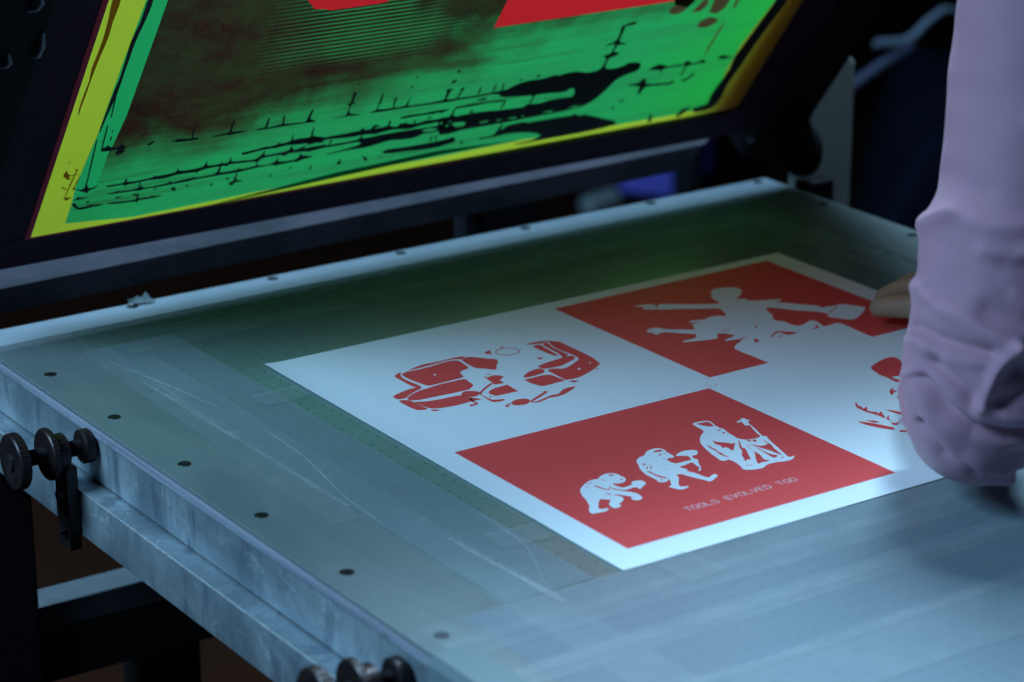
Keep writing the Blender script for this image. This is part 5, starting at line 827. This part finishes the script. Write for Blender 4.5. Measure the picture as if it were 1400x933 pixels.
# upright post with the hinge wheel
ps = thing('hinge_post', 'pale grey green upright post with cut corner beyond the table', 'post', (.735, .675, FZ))
b = bmesh.new(); pf = [(.7085, FZ), (.7630, FZ), (.7630, .092), (.7450, .112), (.7085, .112)]
a = [b.verts.new((x, .660, z)) for x, z in pf]; c = [b.verts.new((x, .690, z)) for x, z in pf]; n = len(pf)
for k in range(n): b.faces.new((a[k], a[(k+1)%n], c[(k+1)%n], c[k]))
b.faces.new(a[::-1]); b.faces.new(c); bmesh.ops.bevel(b, geom=b.edges[:], offset=.0012, segments=1, affect='EDGES')
obj('post', b, M['post'], ps)
hw = obj('hinge_wheel', lathe_x(bmesh.new(), [(-.006, .010), (-.006, .026), (-.004, .028), (.004, .028), (.006, .026), (.006, .010)], (.693, .655, .020), 32), M['arm'], ps, True)
for a_ in (70, 130, 165, 200):
    y, z = .655+.021*math.cos(R(a_)), .020+.021*math.sin(R(a_))
    obj('wheel_bolt', lathe_x(bmesh.new(), [(-.0085, .0022), (-.008, .0032), (-.006, .0032)], (.693, y, z), 8), M['shaft'], hw)
obj('bearing_block', B(.690, .725, .640, .6595, -.05, -.012, .003), M['arm'], ps)
obj('top_bolt', tube(bmesh.new(), [(.6990, .648, .052), (.6990, .655, .058)], .0045, 8), M['brass'], ps)

# torn scrap of tape on the back lip
b = bmesh.new(); vs = {}
for i in range(7):
    for j in range(4):
        u, v = i/6, j/3
        z = .0014+.006*max(0, noise.noise(Vector((i*1.7, j*2.3, 4.1))))+.004*(j == 3)*random.random()
        vs[i, j] = b.verts.new((-.022+.020*u+.003*random.random(), .6360+.010*v+.003*random.random(), z))
for i in range(6):
    for j in range(3): b.faces.new((vs[i, j], vs[i+1, j], vs[i+1, j+1], vs[i, j+1]))
bmesh.ops.solidify(b, geom=b.faces[:], thickness=.0003)
tag(obj('tape_scrap', b, mat('shiny_tape_scrap', (.85,.92,.95), .12, 0, 1.0)), 'crumpled shiny scrap of clear tape on the back lip of the table', 'tape scrap')

# ------------------------------------------------------------------ the print
sh = thing('printed_sheet', 'white paper sheet printed with two red panels and two red drawings, on the table', 'print', (.25, .225, .0012))
ZP = .0009
bm = bmesh.new(); g = {}; xs_ = [-.0005+.0185*i/10 for i in range(11)]+[.5]; ys_ = [-.002+.456*j/24 for j in range(25)]
for i, x in enumerate(xs_):
    for j, y in enumerate(ys_):
        q = max(0, (.016-x)/.0165); lift = q*q*(.0003+.0008*(j/24)**2+.0004*noise.noise(Vector((0, y*14, 2))))
        for k in (0, 1): g[i, j, k] = bm.verts.new((x, y, ZP+lift-.00035*k))
for i in range(11):
    for j in range(24):
        for k in (0, 1): bm.faces.new((g[i,j,k], g[i+1,j,k], g[i+1,j+1,k], g[i,j+1,k]))
for j in range(24):
    for i in (0, 11): bm.faces.new((g[i,j,0], g[i,j+1,0], g[i,j+1,1], g[i,j,1]))
for i in range(11):
    for j in (0, 24): bm.faces.new((g[i,j,0], g[i+1,j,0], g[i+1,j,1], g[i,j,1]))
obj('paper', bm, M['paper'], sh)
zf = lambda z: (lambda x, y: Vector((x, y, z)))
Z1, Z2, Z3 = ZP+.00007, ZP+.00014, ZP+.00021
obj('red_panel', sheets([[(.0215, .0233), (.2460, .0228), (.2440, .2237), (.0205, .2230)]], zf(Z1)), M['red_ink'], sh)
obj('red_panel', sheets([[(.2587, .2416), (.4785, .2425), (.4776, .4418), (.2558, .4388)]], zf(Z1)), M['red_ink'], sh)
for nm, key in (('ape_figure', 'ape1'), ('ape_figure', 'ape2'), ('robed_figure', 'priest'), ('pointing_figure', 'orator')):
    fo = obj(nm, sheets(TRM[key], zf(Z2)), M['paper'], sh)
    tag(obj('ink_line', sheets(TRM[key+'_line'], zf(Z3)), M['red_ink'], fo), kind='stuff')
vo = obj('van_drawing', sheets(TRM['van']+TRM['vanring'], zf(Z1)), M['red_ink'], sh)
for p in TRM['vandot']: obj('van_highlight', sheets([p], zf(Z2)), M['paper'], vo)
obj('mammoth_drawing', sheets(TRM['mammoth'], zf(Z3)), M['red_ink'], sh)
obj('register_mark', sheets(TRM['regmark'], zf(Z2)), M['red_ink'], sh)
GL = {'T': [[(0,6),(4,6)], [(2,6),(2,0)]], 'O': [[(0,1),(0,5),(1,6),(3,6),(4,5),(4,1),(3,0),(1,0),(0,1)]], 'L': [[(0,6),(0,0),(4,0)]],
      'S': [[(4,5),(3,6),(1,6),(0,5),(0,4),(1,3),(3,3),(4,2),(4,1),(3,0),(1,0),(0,1)]], 'E': [[(4,6),(0,6),(0,0),(4,0)], [(0,3),(3,3)]],
      'V': [[(0,6),(2,0),(4,6)]], 'D': [[(0,0),(0,6),(2.5,6),(4,4.5),(4,1.5),(2.5,0),(0,0)]]}
bm = bmesh.new(); pitch = .00555; sx, sy, lw = .0040/4, .0056/6, .00025
for i, ch in enumerate('TOOLS EVOLVED TOO'):
    if ch == ' ': continue
    ox, oy = .0902+pitch*i, .0496
    for st in GL[ch]:
        for (x0, y0), (x1, y1) in zip(st, st[1:]):
            a, c = Vector((ox+x0*sx, oy+y0*sy)), Vector((ox+x1*sx, oy+y1*sy)); d = (c-a).normalized(); n = Vector((-d.y, d.x))*lw; a -= d*lw*.6; c += d*lw*.6
            sheet(bm, [tuple(a+n), tuple(c+n), tuple(c-n), tuple(a-n)], zf(Z2))
obj('lettering', bm, M['paper'], sh)

# ------------------------------------------------------------------ things in the dark behind
blue = mat('blue_plastic', (.20,.20,1.0), .5)
bc = thing('blue_crate', 'vivid blue plastic crate on the floor, glimpsed under the hinge beam', 'crate', (2.33, 3.12, FZ))
obj('crate_shell', B(2.268, 2.412, 3.0, 3.25, FZ, FZ+.22, .008), blue, bc)
obj('crate_rim', B(2.260, 2.420, 2.992, 3.258, FZ+.22, FZ+.245, .006), blue, bc)
bc.rotation_euler.z = R(-53); bc.location.x += .085
cn = thing('dark_canister', 'dark canister standing in front of the blue crate', 'canister', (2.335, 2.92, FZ))
b = bmesh.new(); prof = [(.030, 0), (.031, .004), (.031, .17), (.026, .19), (.012, .20), (.012, .215)]
rings = [[b.verts.new((2.337+r*math.cos(2*math.pi*k/28), 2.93+r*math.sin(2*math.pi*k/28), FZ+z)) for k in range(28)] for r, z in prof]
for a, c in zip(rings, rings[1:]):
    for k in range(28): b.faces.new((a[k], a[(k+1)%28], c[(k+1)%28], c[k]))
b.faces.new(rings[0]); 
obj('canister_body', b, M['dark_steel'], cn, True)
obj('cap', tube(bmesh.new(), [(2.337, 2.93, FZ+.2155), (2.337, 2.93, FZ+.236)], .015, 20), M['arm'], cn, True)
rl = tube(bmesh.new(), [(2.118, 2.99, FZ+.022), (2.124, 2.99, FZ+.022), (2.205, 3.01, FZ+.022), (2.211, 3.01, FZ+.022)], [.010, .022, .022, .010], 20)
tag(obj('cloth_roll', rl, mat('pale_cloth', (.30,.38,.40), .8), None, True), 'small pale roll on the floor left of the blue crate', 'roll')

def cloth_heap():
    b = bmesh.new(); n, k = 44, 44; g = {}
    for i in range(n+1):
        for j in range(k+1):
            u, v = i/n, j/k; y = 1.45+.75*v; x = -.86+.885*(y+1.18)+.75*u
            e = min(1, min(u, 1-u, v, 1-v)*5); e = math.sqrt(1-(1-e)**2)
            z = FZ+.02+.50*e
            q = Vector((x*3.2, y*3.2, 1)); z += e*(.07*noise.noise(q)+.03*noise.noise(q*3)+.018*abs(noise.noise(Vector((x*9+y*5, y*2, 3)))))
            g[i, j] = b.verts.new((x, y, z))
    for i in range(n):
        for j in range(k): b.faces.new((g[i,j], g[i+1,j], g[i+1,j+1], g[i,j+1]))
    return b
tag(obj('draped_cloth', cloth_heap(), mat('navy_cloth', (.0022,.0026,.007), .95, 0, .04), None, 'all'), 'dark navy cloth draped over low equipment behind the right end of the table', 'cloth')
cb = [(1.585,1.6,-.262),(1.622,1.6,-.192),(1.66,1.6,-.182),(1.693,1.6,-.183),(1.712,1.6,-.176),(1.735,1.6,-.158),(1.770,1.6,-.142),(1.81,1.6,-.150),(1.85,1.62,-.20),(1.88,1.66,-.30)]
tag(obj('cable', tube(bmesh.new(), [(1.640,1.60,-.176),(1.66,1.6,-.180),(1.693,1.6,-.183),(1.715,1.6,-.174),(1.738,1.6,-.157),(1.770,1.6,-.142),(1.805,1.6,-.150),(1.84,1.62,-.20),(1.87,1.66,-.33)], [.006,.009,.009,.0065,.006,.006,.006,.006,.006], 12), mat('grey_cable', (.07,.095,.13), .6), None, True), 'grey blue cable looping up over the dark cloth', 'cable')
tag(obj('hose', tube(bmesh.new(), [(1.50,1.585,-.262),(1.585,1.59,-.232),(1.64,1.59,-.208),(1.70,1.595,-.190),(1.72,1.61,-.186)], .0085, 12), mat('navy_hose', (.022,.027,.06), .6), None, True), 'dark blue hose slanting behind the pale post', 'hose')

# ------------------------------------------------------------------ person leaning over the table from the right
pe = thing('person', 'person in a mauve shirt reaching one rolled sleeve across the print', 'person', (.52, -.56, FZ))
def skin(name, nodes, edges, m, parent, sub=2, root=0):
    me = bpy.data.meshes.new(name); me.from_pydata([n[0] for n in nodes], edges, []); o = bpy.data.objects.new(name, me); COL.objects.link(o)
    md = o.modifiers.new('Skin', 'SKIN'); md.use_smooth_shade = True; md.branch_smoothing = .6
    for i, n in enumerate(nodes):
        r = n[1]; me.skin_vertices[0].data[i].radius = (r, r) if not isinstance(r, tuple) else r
        me.skin_vertices[0].data[i].use_root = (i == root)
    if sub: sd = o.modifiers.new('Sub', 'SUBSURF'); sd.levels = sub; sd.render_levels = sub
    dg = bpy.context.evaluated_depsgraph_get(); me2 = bpy.data.meshes.new_from_object(o.evaluated_get(dg)); bpy.data.objects.remove(o); bpy.data.meshes.remove(me)
    me2.name = name
    for p in me2.polygons: p.use_smooth = True
    me2.materials.clear()
    return link(name, me2, m, parent)
def skin_mat():
    m = mat('skin', (.36,.235,.165), .55, 0, .4); t = NT(m); n = t.noise(t.pos(), 30, 4, .6)
    t.l(t.mix(n, (.32,.205,.14), (.40,.27,.19)), t.b.inputs['Base Color']); t.b.inputs['Subsurface Weight'].default_value = .08
    t.b.inputs['Subsurface Radius'].default_value = (.01,.004,.002); return m
M['skin'] = skin_mat()
PEL, CHE, NEK, HED = (.62,-.56,.05), (.57,-.26,.36), (.575,-.145,.49), (.60,-.085,.615)
SL, EL, WL = (.372,.012,.455), (.237,-.066,.064), (0.432,0.160,0.034)
HL = (0.474,0.192,0.026)
nodes = [(PEL, (.095,.08)), ((.60,-.42,.20), (.12,.09)), (CHE, (.14,.10)), (NEK, .052), ((.585,-.12,.545), .056), (HED, (.105,.120)), ((.605,-.07,.70), (.085,.098)),      # 0-6
 (SL, .056), ((.300,-.025,.26), .036), (EL, .031), ((.335,.070,.048), .034), (WL, .024), (HL, (.034,.015)), ((0.498,0.212,0.022), (.034,.012)),                           # 7-13
 ((.735,-.20,.44), .056), ((.80,-.13,.20), .042), ((.80,-.02,.055), .036), ((.745,.10,.035), .025), ((.73,.14,.018), (.034,.014)),                                      # 14-18
 ((.555,-.577,-.10), .052), ((.50,-.56,-.42), .042), ((.50,-.60,-.79), .038), ((.50,-.52,-.835), (.040,.022)),                                                              # 19-22
 ((.685,-.588,-.10), .052), ((.74,-.60,-.42), .042), ((.74,-.66,-.79), .038), ((.74,-.58,-.835), (.040,.022)),                                                              # 23-26
 ((.612,.000,.612), (.012,.016))]                                                                                                                                       # 27 nose
edges = [(0,1),(1,2),(2,3),(3,4),(4,5),(5,6),(2,7),(7,8),(8,9),(9,10),(10,11),(11,12),(12,13),(2,14),(14,15),(15,16),(16,17),(17,18),(0,19),(19,20),(20,21),(21,22),(0,23),(23,24),(24,25),(25,26),(5,27)]
def finger(root, pts, rad):
    prev = root
    for p, r in zip(pts, rad):
        nodes.append((p, r)); edges.append((prev, len(nodes)-1)); prev = len(nodes)-1
# left hand: fingers spread over the edge of the sheet, slightly curled on to it
for k, (dx, dy, ln) in enumerate(((-.10, 1.0, .070), (.10, 1.0, .078), (.28, .96, .074), (.50, .85, .058))):
    b0 = Vector((0.498,0.212,0.022))+Vector((-.026+.0175*k, .012-.004*abs(k-1.5), .002)); d = Vector((dx, dy, 0)).normalized()
    finger(13, [tuple(b0), tuple(b0+d*ln*.42+Vector((0,0,.008))), tuple(b0+d*ln*.74+Vector((0,0,-.002))), tuple(b0+d*ln+Vector((0,0,-.014)))], [.0098, .0092, .0085, .0072])
finger(12, [(0.460,0.220,0.024), (0.448,0.246,0.020), (0.442,0.270,0.012)], [.0115, .0100, .0082])
for k, (dx, ln) in enumerate(((-.35,.070),(-.1,.078),(.12,.074),(.35,.058))):
    b0 = Vector((.73,.14,.018))+Vector((-.026+.0175*k,.03,0)); d = Vector((dx,1,0)).normalized()
    finger(18, [tuple(b0), tuple(b0+d*ln*.45+Vector((0,0,.004))), tuple(b0+d*ln+Vector((0,0,-.004)))], [.0095,.009,.0075])
finger(18, [(.695,.15,.016),(.675,.175,.012)], [.011,.009])
skin('body', nodes, edges, M['skin'], pe, 2, 0)

def cloth_mat(name, a, b_):
    m = mat(name, a, .85, 0, .2); t = NT(m); p = t.pos(); n = t.noise(p, 14, 5, .6); n2 = t.noise(p, 1400, 2, .5)
    t.l(t.mix(n, a, b_), t.b.inputs['Base Color']); t.bump(n2, .15, .0003); t.b.inputs['Sheen Weight'].default_value = .25; return m
M['shirt'] = cloth_mat('mauve_cotton', (.375,.207,.278), (.43,.243,.322))
M['trouser'] = cloth_mat('dark_denim', (.02,.024,.045), (.03,.034,.06))
sn = [((.62,-.57,.00), (.19,.155)), ((.60,-.42,.20), (.145,.115)), (CHE, (.165,.125)), ((.577,-.175,.445), .080), ((.385,.000,.452), .070), ((.332,-.004,.350), .047),
      ((.735,-.20,.44), .070), ((.80,-.13,.20), .060), ((.80,-.03,.07), .056)]
skin('shirt', sn, [(0,1),(1,2),(2,3),(2,4),(4,5),(2,6),(6,7),(7,8)], M['shirt'], pe, 2, 0)
tn = [((.62,-.545,.11), .150), ((.62,-.57,.00), .150), ((.54,-.575,-.14), .105), ((.50,-.56,-.42), .078), ((.50,-.60,-.78), .064), ((.70,-.590,-.14), .105), ((.74,-.60,-.42), .078), ((.74,-.66,-.78), .064)]
skin('trousers', tn, [(0,1),(1,2),(2,3),(3,4),(1,5),(5,6),(6,7)], M['trouser'], pe, 2, 1)
for x, y in ((.50,-.56), (.74,-.62)):
    obj('shoe', B(x-.05, x+.05, y-.12, y+.14, FZ+.001, FZ+.085, .035, None, 4), M['arm'], pe, True)
b = bmesh.new(); bmesh.ops.create_uvsphere(b, u_segments=28, v_segments=18, radius=1)
for v in list(b.verts):
    if v.co.z < -.62 or (v.co.y > .30 and v.co.z < .35): b.verts.remove(v)
for v in b.verts:
    v.co = Vector((.603+v.co.x*.094, -.090+v.co.y*.112, .655+v.co.z*.105))+Vector((1,1,1))*.004*noise.noise(v.co*9)
obj('hair', b, mat('dark_hair', (.015,.010,.008), .6), pe, 'all')
for dx in (-.028, .028):
    b = bmesh.new(); bmesh.ops.create_uvsphere(b, u_segments=12, v_segments=8, radius=.011)
    for v in b.verts: v.co += Vector((.607+dx, -.014, .630))
    obj('eye', b, mat('eye_white', (.7,.7,.7), .2), pe, 'all')

# sleeve: a bent tube of cloth with rolled cuff and fold lines
def sleeve():
    U0, U1 = Vector((.345,.006,.415)), Vector((.2600,-.0520,.135)); E_, F0, F1 = Vector((.233,-.0685,.0585)), Vector((.264,-.026,.0585)), Vector((.292,.013,.0555))
    pts = [U0.lerp(U1, i/110) for i in range(110)]
    for i in range(72):
        f = i/72; pts.append(U1*(1-f)**2+E_*2*f*(1-f)+F0*f*f)
    pts += [F0.lerp(F1, i/20) for i in range(21)]
    N = len(pts); K = 192; U = [0.]
    for a, c in zip(pts, pts[1:]): U.append(U[-1]+(c-a).length)
    mmpx = .000467; y0 = -150+(.388-.415)/-.0005*0
    # u in "hundredths": arc length divided by .467 mm, zero near the shoulder
    u0 = -205.
    us = [u0+x/mmpx for x in U]
    # fold lines drawn on the front of the sleeve: (points, half width, height), in units of .219 mm right of and below the elbow corner point
    folds = [([(150,300),(225,385),(320,450),(405,490)], 26, 14), ([(405,488),(350,560),(312,655)], 17, 17), ([(150,470),(235,535),(300,590)], 18, 9),
     ([(142,570),(200,705),(275,790),(365,850),(477,880)], 20, 15), ([(320,215),(400,232),(480,215)], 22, 9), ([(405,488),(445,505),(500,550)], 16, 10), ([(170,140),(195,118),(240,105)], 22, 14), ([(240,110),(330,150),(420,150)], 26, 6),
     ([(310,655),(400,690),(500,690)], 18, 9), ([(230,520),(330,535),(350,545)], 16, 7),
     ([(185,318),(212,362)], 11, -8), ([(150,425),(195,458),(262,482),(335,500)], 14, -15), ([(190,530),(265,600),(302,648)], 22, -20), ([(425,560),(500,585)], 34, -24), ([(365,648),(430,615)], 20, -14),
     ([(155,575),(215,660),(300,722),(400,742),(500,735)], 15, -26), ([(170,705),(235,790),(325,846),(400,868),(500,858)], 12, -18), ([(380,262),(440,290),(560,300)], 40, -6), ([(330,385),(420,415),(560,420)], 32, -7), ([(420,800),(500,790)], 24, -10),
     ([(215,190),(300,260),(380,330)], 16, -4), ([(250,-20),(330,40)], 30, -4), ([(300,-250),(420,-180)], 40, -4)]
    AX, AY, AF = Vector((.8282,-.5604,0)), Vector((.187,.271,.944)), Vector((-.528,-.783,.330)); UN = .000219
    def fold_height(p):
        e = p-Vector((.237,-.0663,.0639)); x, y = 360+e.dot(AX)/UN, 722-e.dot(AY)/UN; h = 0.
        for pl, wd, a in folds:
            dd = min(segd((x, y), m, n) for m, n in zip(pl, pl[1:]))
            if dd < wd*3: h += a*math.exp(-(dd/wd)**2)
        return h*UN*1.75
    def segd(p, a, c):
        ax, ay = a; bx, by = c; dx, dy = bx-ax, by-ay; L = dx*dx+dy*dy or 1e-9; q = max(0, min(1, ((p[0]-ax)*dx+(p[1]-ay)*dy)/L))
        return math.hypot(p[0]-ax-q*dx, p[1]-ay-q*dy)
    bm = bmesh.new(); rings = []
    for i, p in enumerate(pts):
        d = (pts[min(i+1, N-1)]-pts[max(i-1, 0)]).normalized()
        # toward the viewing side at the elbow: fixed direction of the arm itself
        f = Vector((-.53,-.80,.30)); 
        n = (f-d*f.dot(d)); 
        n.normalize(); s = n.cross(d); s.normalize()      # s points to the arm's left
        if s.dot(Vector((-.83,.56,0))) < 0: s = -s
        r0 = .0520-.0035*max(0, min(1, (us[i]+100)/500)); 
        if i > N-14: r0 += .0030*math.sin((i-(N-14))/13*math.pi)
        e_ = max(0, min(1, (us[i]-275)/60)); r0 += .0075*e_*e_*(3-2*e_)
        if i > 132: r0 -= .0155*min(1, (i-132)/56)
        ring = []
        for k in range(K):
            th = -math.pi+2*math.pi*k/K; r = r0
            co = p+(n*math.cos(th)+s*math.sin(th))*r
            q = co*1.0; r += .0022*noise.noise(q*16)+.0010*noise.noise(q*38+Vector((3,1,7)))
            if us[i] > 330: r += .0012*noise.noise(Vector((q.x*40+q.z*22, q.y*40, q.z*60)))*min(1, (us[i]-330)/90)
            ring.append(bm.verts.new(p+(n*math.cos(th)+s*math.sin(th))*r))
        rings.append(ring)
    for a, c in zip(rings, rings[1:]):
        for k in range(K): bm.faces.new((a[k], a[(k+1)%K], c[(k+1)%K], c[k]))
    bm.normal_update(); sgn = 1 if rings[20][K//2].normal.dot(rings[20][K//2].co-pts[20]) > 0 else -1
    moves = []; fade = {}
    for i, ring in enumerate(rings):
        for v in ring: fade[v] = min(1, max(0, (N-6-i)/22))
    for v in bm.verts:
        nn = v.normal*sgn; q = nn.dot(AF)
        if q > -.25: moves.append((v, nn*fold_height(v.co)*min(1, max(0, (q+.25)/.35))*fade[v]))
    for v, d in moves: v.co += d
    # cuff turned inwards
    last = rings[-1]; cen = sum((v.co for v in last), Vector())/K; inn = [bm.verts.new(cen+(v.co-cen)*.90-(pts[-1]-pts[-4]).normalized()*.002) for v in last]
    inn2 = [bm.verts.new(cen+(v.co-cen)*.86-(pts[-1]-pts[-4]).normalized()*.03) for v in last]
    for a, c in ((last, inn), (inn, inn2)):
        for k in range(K): bm.faces.new((a[k], a[(k+1)%K], c[(k+1)%K], c[k]))
    for _ in range(1): bmesh.ops.smooth_vert(bm, verts=bm.verts[:], factor=.12, use_axis_x=True, use_axis_y=True, use_axis_z=True)
    return bm
obj('rolled_sleeve', sleeve(), M['shirt'], pe, 'all')
